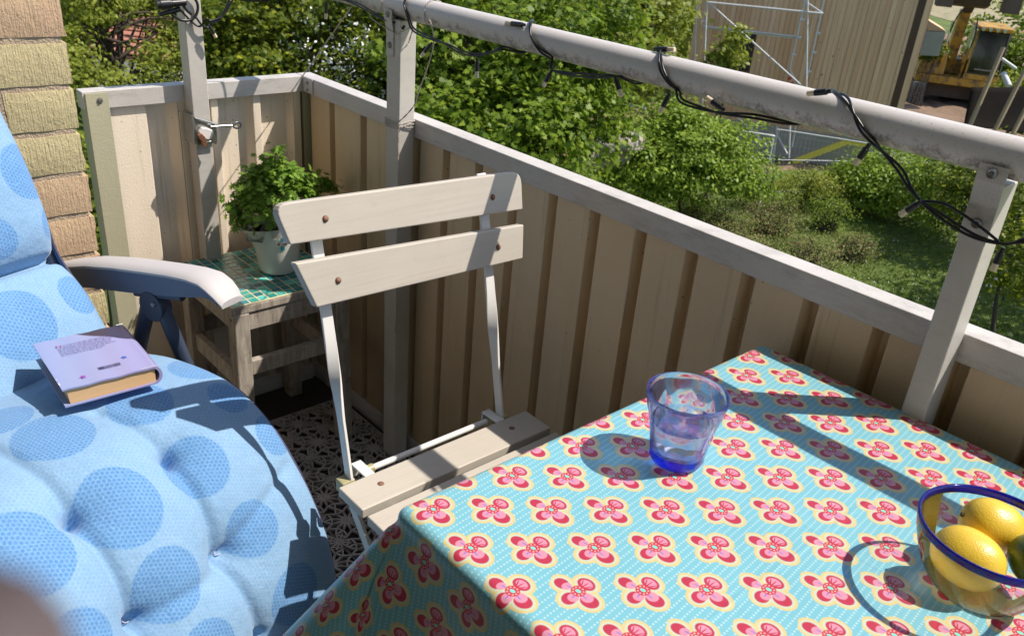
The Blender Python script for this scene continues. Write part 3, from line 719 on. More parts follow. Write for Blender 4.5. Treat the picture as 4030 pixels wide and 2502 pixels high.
# seat bearers: white flat hooks at the pivots, then running under the slats
for y in (0.598, 0.866):
    mb = MB(); mb.box((-0.962, y-0.009, 0.446), (-0.924, y+0.009, 0.4495)); mb.box((-0.9655, y-0.009, 0.424), (-0.962, y+0.009, 0.4495)); mb.build('hook_bracket', MAT['white'], fc, bevel=0.001)
    MB().box((-0.945, y-0.002, 0.412), (-0.49, y+0.002, 0.4325)).build('seat_bearer', MAT['white'], fc)
MB().tube([(-0.950, 0.607, 0.4375), (-0.950, 0.857, 0.4375)], 0.0052, 12).build('cross_rod', MAT['white'], fc, smooth='auto')
MB().tube([(-0.950, 0.6075, 0.4375), (-0.950, 0.620, 0.4375)], 0.0078, 12).build('spacer', MAT['cap'], fc, smooth='auto')
for y in (0.565, 0.882):
    MB().box((-0.951, y-0.013, 0.424), (-0.929, y+0.011, 0.447)).build('pivot_cap', MAT['cap'], fc, bevel=0.003)
# legs: back-to-front and front-to-back flats
for y in (0.566, 0.882):
    mb = MB(); mb.bar((-0.938, y, 0.424), (-0.60, y, 0.004), 0.0055, 0.019, Vector((0, 1, 0)).cross(Vector((0.63, 0, -0.78)))); mb.build('leg', MAT['white'], fc, bevel=0.0008)
for y in (0.588, 0.872):
    mb = MB(); mb.bar((-0.50, y, 0.425), (-0.93, y, 0.014), 0.0055, 0.019, Vector((0, 1, 0)).cross(Vector((-0.72, 0, -0.69)))); mb.build('leg', MAT['white'], fc, bevel=0.0008)
MB().tube([(-0.93, 0.588, 0.02), (-0.93, 0.872, 0.02)], 0.005, 10).build('foot_rod', MAT['white'], fc, smooth='auto')
MB().tube([(-0.61, 0.566, 0.02), (-0.61, 0.882, 0.02)], 0.005, 10).build('foot_rod', MAT['white'], fc, smooth='auto')

# ---------------------------------------------------------------- lounger, frame in local u (forward) v (left) coordinates
LO = Vector((-1.37, 0.433, 0.0)); la = R(20)
LU = Vector((math.cos(la), math.sin(la), 0)); LV = Vector((-math.sin(la), math.cos(la), 0))
def L(u, v, z): return LO+LU*u+LV*v+Vector((0, 0, z))
lg = thing('garden_lounger', L(0.1, -0.25, 0), 'reclining garden chair with pale grey armrest and dark blue plastic joints under the blue cushion', 'lounge chair')
MAT['arm'] = simple('pale_mauve_plastic', (0.46, 0.44, 0.45), 0.6, var=0.04, nscale=10, bump=0.1, bscale=300)
MAT['navy'] = simple('navy_plastic', (0.030, 0.042, 0.075), 0.45, var=0.15)
MAT['armside'] = simple('slate_plastic', (0.10, 0.125, 0.19), 0.45, var=0.08)
def armrest(v0, sgn):
    us = [-0.36, -0.30, -0.22, -0.14, -0.06, 0.0, 0.045, 0.078, 0.096, 0.112, 0.124]
    zt = [0.548, 0.574, 0.600, 0.618, 0.632, 0.642, 0.6475, 0.648, 0.641, 0.630, 0.617]
    hw = [0.020, 0.024, 0.027, 0.028, 0.028, 0.028, 0.029, 0.030, 0.030, 0.028, 0.024]
    hh = [0.030, 0.036, 0.040, 0.042, 0.040, 0.036, 0.030, 0.020, 0.012, 0.008, 0.006]
    top = MB(); sd_ = MB()
    cs = []
    for u, z, w, h in zip(us, zt, hw, hh):
        # cross section: inner (towards the sitter) edge a little lower
        sec = [(-w, -0.004), (-w*0.8, 0.001), (-w*0.3, 0.003), (w*0.3, 0.003), (w*0.8, 0.001), (w, -0.004)]
        cs.append([L(u, v0+sgn*a, z+b) for a, b in sec]+[L(u, v0+sgn*w*0.94, z-0.009), L(u, v0-sgn*w*0.94, z-0.009)])
    n = 8; V = [p for c in cs for p in c]
    F = [(i*n+k, i*n+(k+1) % n, (i+1)*n+(k+1) % n, (i+1)*n+k) for i in range(len(cs)-1) for k in range(n)]+[tuple(range(n-1, -1, -1)), tuple((len(cs)-1)*n+k for k in range(n))]
    if sgn < 0: F = [tuple(reversed(f)) for f in F]
    top.add(V, F); a_ = top.build('armrest', MAT['arm'], lg, smooth='auto')
    cs = []
    for u, z, w, h in zip(us[:-1], zt, hw, hh):
        w2 = w*0.93
        cs.append([L(u, v0+sgn*w2, z-0.0092), L(u, v0-sgn*w2, z-0.0092), L(u, v0-sgn*w2*0.86, z-0.010-h), L(u, v0+sgn*w2*0.86, z-0.010-h)])
    n = 4; V = [p for c in cs for p in c]
    F = [(i*n+(k+1) % n, i*n+k, (i+1)*n+k, (i+1)*n+(k+1) % n) for i in range(len(cs)-1) for k in range(n)]+[tuple(range(n)), tuple((len(cs)-1)*n+k for k in range(n-1, -1, -1))]
    if sgn < 0: F = [tuple(reversed(f)) for f in F]
    sd_.add(V, F); sd_.build('skirt', MAT['armside'], a_, smooth='auto')
armrest(0.082, 1); armrest(-0.60, -1)
for v0 in (0.070, -0.588):
    mb = MB(); mb.lathe([(0.0, -0.012), (0.028, -0.012), (0.030, -0.009), (0.030, 0.009), (0.028, 0.012), (0.0, 0.012)], n=24, m=Matrix.Translation(L(-0.055, v0, 0.560)) @ Matrix.Rotation(la, 4, 'Z') @ Matrix.Rotation(R(90), 4, 'X'))
    mb.build('hinge_disc', MAT['navy'], lg, smooth='auto')
    MB().lathe([(0.0, 0.003), (0.004, 0.003), (0.005, 0.0)], n=12, m=Matrix.Translation(L(-0.045, v0-0.0125, 0.568)) @ Matrix.Rotation(la, 4, 'Z') @ Matrix.Rotation(R(90), 4, 'X')).build('hinge_pin', MAT['screw'], lg, smooth='auto')
    for (ua, za, ub, zb, nm) in ((-0.065, 0.575, -0.30, 0.02, 'leg'), (-0.045, 0.575, 0.20, 0.02, 'leg'), (-0.10, 0.575, 0.02, 0.60, 'arm_bracket')):
        MB().tube([L(ua, v0, za), L((ua+ub)/2, v0, (za+zb)/2), L(ub, v0, zb)], 0.0145 if nm == 'leg' else 0.011, 12, flat=0.7).build(nm, MAT['navy'], lg, smooth='auto')
MB().tube([L(-0.30, 0.07, 0.02), L(-0.30, -0.588, 0.02)], 0.012, 10).build('foot_bar', MAT['navy'], lg, smooth='auto')
MB().tube([L(0.20, 0.07, 0.02), L(0.20, -0.588, 0.02)], 0.012, 10).build('foot_bar', MAT['navy'], lg, smooth='auto')
for v0 in (0.0, -0.52):
    MB().tube(smoothpath([L(-0.50, v0, 1.18), L(-0.30, v0, 0.78), L(-0.13, v0, 0.46), L(0.0, v0, 0.425), L(0.2, v0, 0.44), L(0.30, v0, 0.36), L(0.37, v0, 0.15), L(0.39, v0, 0.06)], 6), 0.011, 10).build('side_rail', MAT['navy'], lg, smooth=True)
# ---- cushion surfaces (shared with the fitting script)
import numpy as np
def resamp(pr, n):
    pr = np.array(pr, float)
    # Catmull-Rom then arc-length resample
    P = []
    m = len(pr)
    for i in range(m-1):
        p1, p2 = pr[i], pr[i+1]; p0 = pr[i-1] if i > 0 else 2*p1-p2; p3 = pr[i+2] if i+2 < m else 2*p2-p1
        for k in range(12):
            t = k/12; P.append(0.5*((2*p1)+(-p0+p2)*t+(2*p0-5*p1+4*p2-p3)*t*t+(-p0+3*p1-3*p2+p3)*t**3))
    P.append(pr[-1]); P = np.array(P)
    d = np.r_[0, np.cumsum(np.linalg.norm(np.diff(P, axis=0), axis=1))]
    s = np.linspace(0, d[-1], n)
    return np.c_[np.interp(s, d, P[:, 0]), np.interp(s, d, P[:, 1])], s
SEAT_PROF = [(-0.13, 0.475), (-0.05, 0.487), (0.0, 0.498), (0.07, 0.512), (0.15, 0.515), (0.21, 0.505), (0.27, 0.468), (0.32, 0.410), (0.36, 0.340), (0.388, 0.265), (0.405, 0.16), (0.410, 0.04)]
BACK_PROF = [(-0.085, 0.478), (-0.115, 0.525), (-0.145, 0.570), (-0.185, 0.610), (-0.215, 0.650), (-0.232, 0.72), (-0.262, 0.80), (-0.30, 0.87), (-0.35, 0.97), (-0.41, 1.09), (-0.47, 1.20)]
SEAT_TUFTS = [(s_, v_) for s_ in (0.384, 0.546, 0.70) for v_ in (-0.18, -0.34)]
def puff(s, v, w, smax, tufts, seams, h, sfade):
    ed = np.minimum(-v, w+v); es = np.minimum(s if sfade[0] else 1, (smax-s) if sfade[1] else 1)
    f = np.sqrt(np.clip(1-np.exp(-np.maximum(ed, 0)/0.030), 0, 1))
    f = f*np.sqrt(np.clip(1-np.exp(-np.maximum(es, 0)/0.03), 0, 1))
    z = h*f
    for (a, b) in tufts:
        r = np.hypot(s-a, (v-b)); z = z-0.020*np.exp(-(r/0.012)**2)-0.012*np.exp(-(r/0.045)**2)
    for (a0, b0, a1, b1, dep) in seams:
        L2 = (a1-a0)**2+(b1-b0)**2; t = np.clip(((s-a0)*(a1-a0)+(v-b0)*(b1-b0))/L2, 0, 1)
        r = np.hypot(s-a0-t*(a1-a0), v-b0-t*(b1-b0)); z = z-dep*0.9*np.exp(-(r/0.009)**2)-dep*0.5*np.exp(-(r/0.035)**2)
    return z
CW = 0.52
def surf(prof, n_s, n_v, tufts, seams, h, sfade, flip=1):
    P, s = resamp(prof, n_s); T = np.gradient(P, axis=0); T /= np.linalg.norm(T, axis=1, keepdims=True)
    N = np.c_[-T[:, 1], T[:, 0]]*flip
    # denser columns near the edge
    q = np.linspace(0, 1, n_v); v = -CW*(q-0.5-0.12*np.sin(2*np.pi*q)*(-1)*0.0)-CW*0.5+0*q
    v = -CW*q
    S, V = np.meshgrid(s, v, indexing='ij')
    Z = puff(S, V, CW, s[-1], tufts, seams, h, sfade)
    U = P[:, 0:1]+N[:, 0:1]*Z; H = P[:, 1:2]+N[:, 1:2]*Z
    return S, V, U, H, P, N
SEAT_SEAMS = [(0.384, -0.18, 0.546, -0.20, 0.013), (0.384, -0.34, 0.546, -0.35, 0.013), (0.26, -0.20, 0.384, -0.18, 0.009), (0.22, -0.335, 0.384, -0.34, 0.010), (0.546, -0.20, 0.70, -0.18, 0.012), (0.546, -0.35, 0.70, -0.34, 0.012), (0.546, -0.20, 0.49, -0.03, 0.006), (0.546, -0.35, 0.56, -0.20, 0.006), (0.384, -0.34, 0.384, -0.5, 0.005)]
BACK_SEAMS = [(0.20, 0.02, 0.20, -0.55, 0.036)]
def seat(): return surf(SEAT_PROF, 150, 105, SEAT_TUFTS, SEAT_SEAMS, 0.028, (False, False))
def back(): return surf(BACK_PROF, 150, 95, [], BACK_SEAMS, 0.044, (False, False), flip=-1)
def m_fabric(name, circles, base_sc=1.0):
    t = NT(name); uv = t.coord('UV'); sx = t.n("SeparateXYZ"); t.l(uv, sx.inputs[0])
    u = E(t, sx.outputs[0]); v = E(t, sx.outputs[1])
    m_ = None
    for (a, b, r) in circles:
        d = ((u-a)*(u-a)+(v-b)*(v-b)).sqrt()-r
        m_ = d if m_ is None else m_.mn(d)
    inside = m_.lt((t.noise(uv, 160, 3)-0.5)*0.003, 0.0015)
    # hexagonal print of small dots
    p = 0.0062
    def dots(du, dv):
        a = u*(1/p)+du; b = v*(1/(p*1.732))+dv
        a = a-a.rnd(); b = (b-b.rnd())*1.732
        return (a*a+b*b).sqrt()
    dd = dots(0, 0).mn(dots(0.5, 0.5))
    n0 = t.noise(uv, 30, 5, 0.7); n1 = t.noise(uv, 7, 3)
    dot = dd.lt(0.36+(n0-0.5)*0.25, 0.09)
    lo = t.mix(n1, (0.185, 0.325, 0.505), (0.255, 0.400, 0.565)); lo = t.mix(dot*0.38, lo, (0.12, 0.28, 0.54))
    hi = t.mix(n1, (0.125, 0.280, 0.52), (0.155, 0.315, 0.55)); hi = t.mix(dot*0.75, hi, (0.060, 0.185, 0.43))
    c = t.mix(inside, lo, hi)
    fl = t.ramp(t.noise(uv, 260, 4, 0.7), 0.5, 0.75)
    c = t.mix(fl*0.30, c, (0.42, 0.58, 0.74)); fl2 = t.ramp(t.noise(uv, 45, 5, 0.75), 0.45, 0.75); c = t.mix(fl2*0.22, c, (0.12, 0.26, 0.46))
    wv = t.noise(uv, 900, 2); wr = t.noise(uv, 16, 5, 0.62)
    nr = t.bump(wr, 0.6, 0.010); nr = t.bump(wv, 0.25, 0.0008, nr)
    return t.done(t.principled(c, 0.85, 0, nr, Sheen_Weight=0.25, Sheen_Roughness=0.5, Specular_IOR_Level=0.2))
SEAT_C = [(.266,-.275,.054),(.407,-.29,.055),(.415,-.160,.046),(.535,-.135,.042),(.526,-.29,.050),(.396,-.415,.054),(.289,-.148,.046),(.520,-.425,.044),(.165,-.285,.045),(.665,-.110,.048),(.270,-.020,.042),(.640,-.280,.046),(.437,-.018,.034),(.354,-.040,.030),(.15,-.12,.05),(.76,-.2,.05),(.66,-.42,.05),(.27,-.42,.05),(.14,-.44,.05),(.78,-.38,.05),(.8,-.07,.045)]
BACK_C = [(.105,-.150,.058),(.118,-.028,.034),(.352,-.020,.045),(.262,-.112,.034),(.262,.004,.030),(.06,-.30,.05),(.22,-.27,.05),(.35,-.19,.052),(.46,-.09,.05),(.50,-.25,.05),(.62,-.02,.045),(.62,-.16,.05),(.74,-.10,.05),(.74,-.3,.05),(.38,-.36,.05),(.58,-.40,.05),(.18,-.44,.05)]
MAT['fab_seat'] = m_fabric('blue_dotted_fabric', SEAT_C); MAT['fab_back'] = m_fabric('blue_dotted_fabric_back', BACK_C)
MAT['piping'] = simple('dark_piping', (0.045, 0.045, 0.10), 0.7, bump=0.3, bscale=600)
MAT['underside'] = simple('blue_underside', (0.10, 0.24, 0.46), 0.85, bump=0.3, bscale=500)
cu = thing('lounger_cushion', L(0.1, -0.25, 0.5), 'thick tufted light blue cushion printed with large blue dotted circles on the garden lounger', 'cushion')
def cushion(g, nm, mname, thick, edge_end=True):
    S_, V_, U_, H_, P_, N_ = g; ns, nv = S_.shape
    mb = MB(); mb.uv = []
    for i in range(ns):
        for j in range(nv):
            mb.v.append(tuple(L(U_[i, j], V_[i, j], H_[i, j]))); mb.uv.append((float(S_[i, j]), float(V_[i, j])))
    mb.f = [(i*nv+j, i*nv+j+1, (i+1)*nv+j+1, (i+1)*nv+j) for i in range(ns-1) for j in range(nv-1)]
    if nm == 'backrest_cushion': mb.f = [tuple(reversed(f)) for f in mb.f]
    top = mb.build(nm, MAT[mname], cu, smooth=True)
    # underside: rounded slab below the piping line
    ub = MB(); sec = [(0.0, 0.0), (0.004, -0.30), (0.0, -0.62), (-0.012, -0.9), (-0.035, -1.0), (-CW+0.035, -1.0), (-CW+0.012, -0.9), (-CW, -0.62), (-CW-0.004, -0.30), (-CW, 0.0)]
    for i in range(ns):
        for (vv, k_) in sec: 
            ub.v.append(tuple(L(P_[i, 0]+N_[i, 0]*thick*k_, vv, P_[i, 1]+N_[i, 1]*thick*k_)))
    n = len(sec)
    ub.f = [(i*n+k, (i+1)*n+k, (i+1)*n+k+1, i*n+k+1) for i in range(ns-1) for k in range(n-1)]
    ub.f += [tuple(range(n)), tuple((ns-1)*n+k for k in range(n-1, -1, -1))]
    ub.build('side_band', MAT['underside'], top, smooth='auto')
    pp = MB(); pp.tube([L(P_[i, 0]+N_[i, 0]*0.001, 0.0015, P_[i, 1]+N_[i, 1]*0.001) for i in range(0, ns, 2)], 0.0026, 7)
    pp.build('piping', MAT['piping'], top, smooth=True)
    pp = MB(); pp.tube([L(P_[i, 0]+N_[i, 0]*0.001, -CW-0.0015, P_[i, 1]+N_[i, 1]*0.001) for i in range(0, ns, 2)], 0.0026, 7)
    pp.build('piping', MAT['piping'], top, smooth=True)
    return top
GS, GB = seat(), back()
cs_ = cushion(GS, 'seat_cushion', 'fab_seat', 0.045); cb_ = cushion(GB, 'backrest_cushion', 'fab_back', 0.055)
MAT['thread'] = simple('tuft_thread', (0.42, 0.40, 0.50), 0.7)
for (ts, tv) in SEAT_TUFTS:
    i = int(np.abs(GS[0][:, 0]-ts).argmin()); j = int(np.abs(GS[1][0]-tv).argmin())
    c = L(GS[2][i, j], GS[1][i, j], GS[3][i, j]); n_ = LU*GS[5][i, 0]+Vector((0, 0, GS[5][i, 1])); c = c+n_*0.004
    t1 = n_.cross(LV).normalized(); mb = MB()
    mb.tube([c+(t1*math.cos(a)*0.0050+LV*math.sin(a)*0.0065)+n_*0.0015*math.sin(2*a) for a in np.linspace(0, 2*math.pi, 14, endpoint=False)], 0.0009, 6, closed=True)
    mb.tube([c+LV*0.006, c+LV*0.011+n_*0.004, c+LV*0.010+t1*0.006+n_*0.003], 0.0007, 5)
    mb.build('tuft_loop', MAT['thread'], cs_, smooth=True)

# ---------------------------------------------------------------- book lying on the seat cushion
BZ = 0.588; BT = 0.030
q = [on_z(105, 812, BZ), on_z(325, 765, BZ), on_z(357, 872, BZ), on_z(118, 935, BZ)]
bo = (q[0]+q[1]+q[2]+q[3])/4; ex = ((q[1]-q[0])+(q[2]-q[3])).normalized(); ey = Vector((0, 0, 1)).cross(ex)   # ex along the lower edge, ey away
bw = ((q[1]-q[0]).length+(q[2]-q[3]).length)/2; bh_ = ((q[0]-q[3]).length+(q[1]-q[2]).length)/2
if (q[0]-q[3]).dot(ey) < 0: ey = -ey
tilt = 0.0
bk = thing('book', bo-Vector((0, 0, BT)), 'thick hardback book with lilac back cover lying face down on the blue cushion', 'book')
def B(x, y, z): return bo+ex*x+ey*y+Vector((0, 0, z))
def m_cover():
    t = NT('lilac_cover'); co = t.coord('UV'); sx = t.n("SeparateXYZ"); t.l(co, sx.inputs[0]); u = E(t, sx.outputs[0]); v = E(t, sx.outputs[1])
    c = t.mix(t.ramp(u-v*0.3+t.noise(co, 2.0, 2)*0.25, 0.2, 0.8), (0.27, 0.31, 0.53), (0.31, 0.29, 0.51))
    # cast shadow painted into the cover colour at the corner near the spine
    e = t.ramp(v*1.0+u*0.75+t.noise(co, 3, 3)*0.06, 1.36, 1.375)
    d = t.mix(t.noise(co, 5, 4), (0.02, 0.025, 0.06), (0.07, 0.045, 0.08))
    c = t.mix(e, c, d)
    return t.done(t.principled(c, 0.28, 0, t.bump(t.noise(co, 60, 3), 0.08, 0.001), Coat_Weight=0.2))
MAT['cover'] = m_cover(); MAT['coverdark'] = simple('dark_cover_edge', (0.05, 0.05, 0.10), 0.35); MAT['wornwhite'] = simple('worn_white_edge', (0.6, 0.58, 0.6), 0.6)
def m_pages():
    t = NT('page_block'); co = t.coord('Object'); s_ = t.noise(t.mapping(co, (6, 6, 1400)), 1, 2)
    return t.done(t.principled(t.mix(s_, (0.60, 0.36, 0.17), (0.72, 0.46, 0.24)), 0.8, 0, t.bump(s_, 0.4, 0.0004)))
MAT['pages'] = m_pages(); MAT['ink'] = simple('print_ink', (0.18, 0.15, 0.36), 0.5); MAT['inkdark'] = simple('barcode_ink', (0.06, 0.05, 0.12), 0.5); MAT['inkred'] = simple('initial_red', (0.30, 0.05, 0.20), 0.5)
MAT['starp'] = simple('star_magenta', (0.28, 0.04, 0.36), 0.5); MAT['starb'] = simple('star_blue', (0.03, 0.10, 0.42), 0.5)
hw_, hh_ = bw/2, bh_/2
# hard back: spine on the +x side, rounded
prof = []
top = []; N_ = 14
for k in range(N_+1): prof.append((-hw_+0.0+(bw-0.012)*k/N_, 0.0006*math.sin(k*1.3)))
arc = [(hw_-0.012+0.012*math.sin(a), -BT/2+BT/2*math.cos(a)) for a in np.linspace(0.12, math.pi-0.12, 12)]
bot = [(-hw_+(bw-0.012)*(1-k/N_), -BT) for k in range(N_+1)]
outer = prof+arc+bot; th = 0.0026
inner = [(x, z-th) for x, z in prof[:-1]]+[(hw_-0.014, -th)]+[(hw_-0.014+(0.012-th)*math.sin(a), -BT/2+(BT/2-th)*math.cos(a)) for a in np.linspace(0.2, math.pi-0.2, 10)]+[(hw_-0.014, -BT+th)]+[(x, z+th) for x, z in bot[1:]]
loop = outer+inner[::-1]; n = len(loop)
mb = MB(); mb.uv = []
for y in (-hh_, hh_):
    for x, z in loop: mb.v.append(tuple(B(x, y, z))); mb.uv.append(((x+hw_)/bw, (y+hh_)/bh_))
mb.f = [(k, (k+1) % n, n+(k+1) % n, n+k) for k in range(n)]
no, ni = len(outer), len(inner)
mb.f += [(k+1, k, no+ni-1-int(k*(ni-1)/(no-1)), no+ni-1-int((k+1)*(ni-1)/(no-1))) if int(k*(ni-1)/(no-1)) != int((k+1)*(ni-1)/(no-1)) else (k+1, k, no+ni-1-int(k*(ni-1)/(no-1))) for k in range(no-1)]
mb.f += [tuple(reversed([i+n for i in f])) for f in mb.f[n:]]
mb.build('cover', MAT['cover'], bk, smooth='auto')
mb = MB(); x0, x1 = -hw_+0.006, hw_-0.010
mb.hexa([B(x0+0.002, -hh_+0.003, -BT+th+0.0004), B(x1, -hh_+0.003, -BT+th+0.0004), B(x1, hh_-0.003, -BT+th+0.0004), B(x0+0.002, hh_-0.003, -BT+th+0.0004), B(x0, -hh_+0.003, -th-0.0010), B(x1, -hh_+0.003, -th-0.0010), B(x1, hh_-0.003, -th-0.0010), B(x0, hh_-0.003, -th-0.0010)])
mb.build('page_block', MAT['pages'], bk)
# printing on the cover, raised a hair
def quadb(mb, x, y, w, h, z=0.0011): mb.add([B(x, y, z), B(x+w, y, z), B(x+w, y+h, z), B(x, y+h, z)], [(0, 1, 2, 3)])
mb = MB(); r9 = random.Random(4)
for ln in range(9):
    x = -hw_+0.026+(0.010 if ln < 2 else 0); y = hh_-0.030-0.0042*ln; xe = hw_-(0.040 if ln < 7 else 0.055)
    while x < xe:
        w = r9.uniform(0.002, 0.008); quadb(mb, x, y, w, 0.0012); x += w+0.0014
mb.build('blurb_print', MAT['ink'], bk)
mb = MB(); x, y = -hw_+0.026, hh_-0.034
mb.add([B(x, y, .0012), B(x+.0012, y, .0012), B(x+.0012, y+.0075, .0012), B(x, y+.0075, .0012)], [(0, 1, 2, 3)]); mb.add([B(x+.0065, y, .0012), B(x+.0077, y, .0012), B(x+.0077, y+.0075, .0012), B(x+.0065, y+.0075, .0012)], [(0, 1, 2, 3)])
mb.add([B(x+.0012, y+.0075, .00121), B(x, y+.0075, .00121), B(x+.0065, y, .00121), B(x+.0077, y, .00121)], [(0, 1, 2, 3)]); mb.build('initial_letter', MAT['inkred'], bk)
mb = MB(); x = -hw_+bw*0.42
for k in range(24):
    w = r9.choice([0.0005, 0.0009, 0.0013]); quadb(mb, x, -hh_+0.030, w, 0.0085); x += w+r9.choice([0.0004, 0.0007])
mb.build('barcode', MAT['inkdark'], bk)
for (cx, cy, mn_) in ((-hw_+bw*0.245, -hh_+0.022, 'starp'), (-hw_+bw*0.72, -hh_+0.050, 'starb')):
    pts = [B(cx+(0.0055 if k % 2 == 0 else 0.0022)*math.cos(R(90+36*k+12)), cy+(0.0055 if k % 2 == 0 else 0.0022)*math.sin(R(90+36*k+12)), 0.0012) for k in range(10)]
    mb = MB(); mb.add([B(cx, cy, 0.0012)]+pts, [(0, 1+k, 1+(k+1) % 10) for k in range(10)]); mb.build('printed_star', MAT[mn_], bk)
mb = MB()
for (x, y, w, h) in ((-hw_-0.0002, -hh_+0.012, 0.0016, 0.009), (-hw_-0.0002, -hh_+0.03, 0.0013, 0.004), (hw_-0.016, hh_-0.0022, 0.010, 0.0024), (hw_-0.030, -hh_-0.0001, 0.024, 0.0011)): quadb(mb, x, y, w, h, 0.0012)
kind(mb.build('worn_edge', MAT['wornwhite'], bk), 'stuff')

# ---------------------------------------------------------------- table and cloth
TZT = 0.730; TX0, TX1, TY0, TY1 = -0.540, 0.62, 0.396, 1.000
tb = thing('table', (0.0, 0.7, 0.0), 'rectangular balcony table hidden under the flowered cloth', 'table')
MB().box((TX0+0.006, TY0+0.006, TZT-0.024), (TX1-0.006, TY1-0.006, TZT-0.0025)).build('table_top', MAT['wood'], tb, bevel=0.003)
for x in (TX0+0.06, TX1-0.06):
    for y in (TY0+0.06, TY1-0.06): MB().box((x-0.02, y-0.02, 0.013), (x+0.02, y+0.02, TZT-0.0245)).build('leg', MAT['wood'], tb, bevel=0.003)
def m_cloth():
    t = NT('flower_oilcloth'); uv = t.coord('UV'); sx = t.n("SeparateXYZ"); t.l(uv, sx.inputs[0])
    p = E(t, sx.outputs[0]); q = E(t, sx.outputs[1])
    a = (0.0343, 0.0471); b = (0.0304, -0.0522); det = a[0]*b[1]-b[0]*a[1]
    x = p+0.4914; y = q-0.460
    i = ((x*b[1]-y*b[0])*(1/det)).rnd(); j = ((y*a[0]-x*a[1])*(1/det)).rnd()
    dx = x-(i*a[0]+j*b[0]); dy = y-(i*a[1]+j*b[1])
    def cd(cx, cy, kx=1.0, ky=1.0, rot=0.0):   # elliptic distance
        X = dx-cx; Y = dy-cy
        if rot: c_, s_ = math.cos(rot), math.sin(rot); X, Y = X*c_+Y*s_, Y*c_-X*s_
        X = X*(1/kx); Y = Y*(1/ky)
        return (X*X+Y*Y).sqrt()
    PT = [(-0.0155, -0.0052, 0.0075, 0.0062, 0.2), (-0.0015, 0.0118, 0.0088, 0.0070, 0.1), (0.0015, -0.0130, 0.0066, 0.0078, 0.3), (0.0150, -0.0012, 0.0088, 0.0076, 0.2)]
    yo = None; ri = None
    for (cx, cy, kx, ky, ro) in PT:
        d1 = cd(cx, cy, kx+0.0050, ky+0.0050, ro); yo = d1 if yo is None else yo.mn(d1)
        d2 = cd(cx, cy, kx+0.0024, ky+0.0024, ro); ri = d2 if ri is None else ri.mn(d2)
    s = 0.045
    # background: turquoise with rows of pale dots
    n1 = t.noise(uv, 9, 3)
    bgc = t.mix(n1, (0.135, 0.375, 0.46), (0.19, 0.43, 0.50))
    rr = 0.0068; pr = 0.0040
    row = x*(1/rr)+y*(0.10/rr); rid = row.rnd(); rowd = (row-rid)*rr
    al = y*(1/pr)+rid*0.37; ald = (al-al.rnd())*pr
    dd = (rowd*rowd+ald*ald).sqrt()
    c = t.mix(dd.lt(0.00105, 0.00035)*0.85, bgc, (0.40, 0.58, 0.62))
    c = t.mix(yo.lt(1.0, s), c, (0.56, 0.44, 0.18))
    # pale ring with ticks
    c = t.mix(ri.lt(1.0, s), c, (0.46, 0.50, 0.38))
    red = (0.40, 0.026, 0.055); pink = (0.56, 0.225, 0.31)
    pet = None
    for (cx, cy, kx, ky, ro) in PT:
        c = t.mix(cd(cx, cy, kx, ky, ro).lt(1.0, s), c, red)
    c = t.mix(cd(-0.0105, -0.0040, 0.0042, 0.0050).lt(1.0, s), c, pink)
    c = t.mix(cd(-0.0015, 0.0122, 0.0062, 0.0044, 0.1).lt(1.0, s), c, pink)
    c = t.mix(cd(0.0030, -0.0092, 0.0050, 0.0054).lt(1.0, s), c, pink)
    c = t.mix(cd(0.0105, 0.0004, 0.0060, 0.0058).lt(1.0, s), c, pink)
    for (cx, cy, kx, ky, ro) in ((-0.0015, 0.0095, 0.0006, 0.0050, 0.0), (0.0020, 0.0100, 0.0006, 0.0048, -0.45), (-0.0045, 0.0095, 0.0006, 0.0045, 0.5)):
        c = t.mix(cd(cx, cy, kx, ky, ro).lt(1.0, 0.15), c, red)
    for (cx, cy, kx, ky, ro) in ((-0.0085, -0.0025, 0.0035, 0.0006, 0.2), (0.0088, -0.0010, 0.0035, 0.0006, 0.0), (0.0022, -0.0082, 0.0006, 0.0028, 0.2)):
        c = t.mix(cd(cx, cy, kx, ky, ro).lt(1.0, 0.15), c, (0.16, 0.15, 0.50))
    c = t.mix(cd(0, 0).lt(0.0068, 0.0004), c, (0.44, 0.028, 0.06))
    # ring of light dots in the centre
    dots = None
    for k in range(9):
        an = 2*math.pi*k/9; e = cd(0.0048*math.cos(an), 0.0048*math.sin(an)); dots = e if dots is None else dots.mn(e)
    c = t.mix(dots.lt(0.0008, 0.0003), c, (0.75, 0.42, 0.32))
    c = t.mix(cd(0, 0, 1.25, 0.85, 0.2).lt(0.0022, 0.0003), c, (0.16, 0.62, 0.50))
    w = t.noise(uv, 26, 4, 0.6)
    dirt = t.ramp(t.noise(uv, 75, 5, 0.7), 0.70, 0.80)
    c = t.mix(dirt*0.12, c, (0.12, 0.10, 0.07))
    fine = t.noise(uv, 1500, 2)
    fold = ((p-0.02).abs().mn((q-0.70).abs())).mn((p+0.27).abs()); fold = t.ramp(fold, 0.004, 0.0)
    nr = t.bump(w, 0.22, 0.004); nr = t.bump(fold, 0.35, 0.0012, nr); nr = t.bump(fine, 0.12, 0.0002, nr)
    return t.done(t.principled(c, t.ramp(w, 0.0, 1.0)*0.12+0.30, 0, nr, Specular_IOR_Level=0.6))
MAT['cloth'] = m_cloth()
tc = MB(); tc.uv = []
HG = 0.27
def samp(lo, hi, hang_lo, hang_hi):
    a = list(np.linspace(lo-hang_lo, lo-0.03, 24, endpoint=False))+list(np.linspace(lo-0.03, lo+0.02, 16, endpoint=False))+list(np.linspace(lo+0.02, hi-0.02, 60, endpoint=False))+list(np.linspace(hi-0.02, hi+0.03, 16, endpoint=False))+list(np.linspace(hi+0.03, hi+hang_hi, 22))
    return a
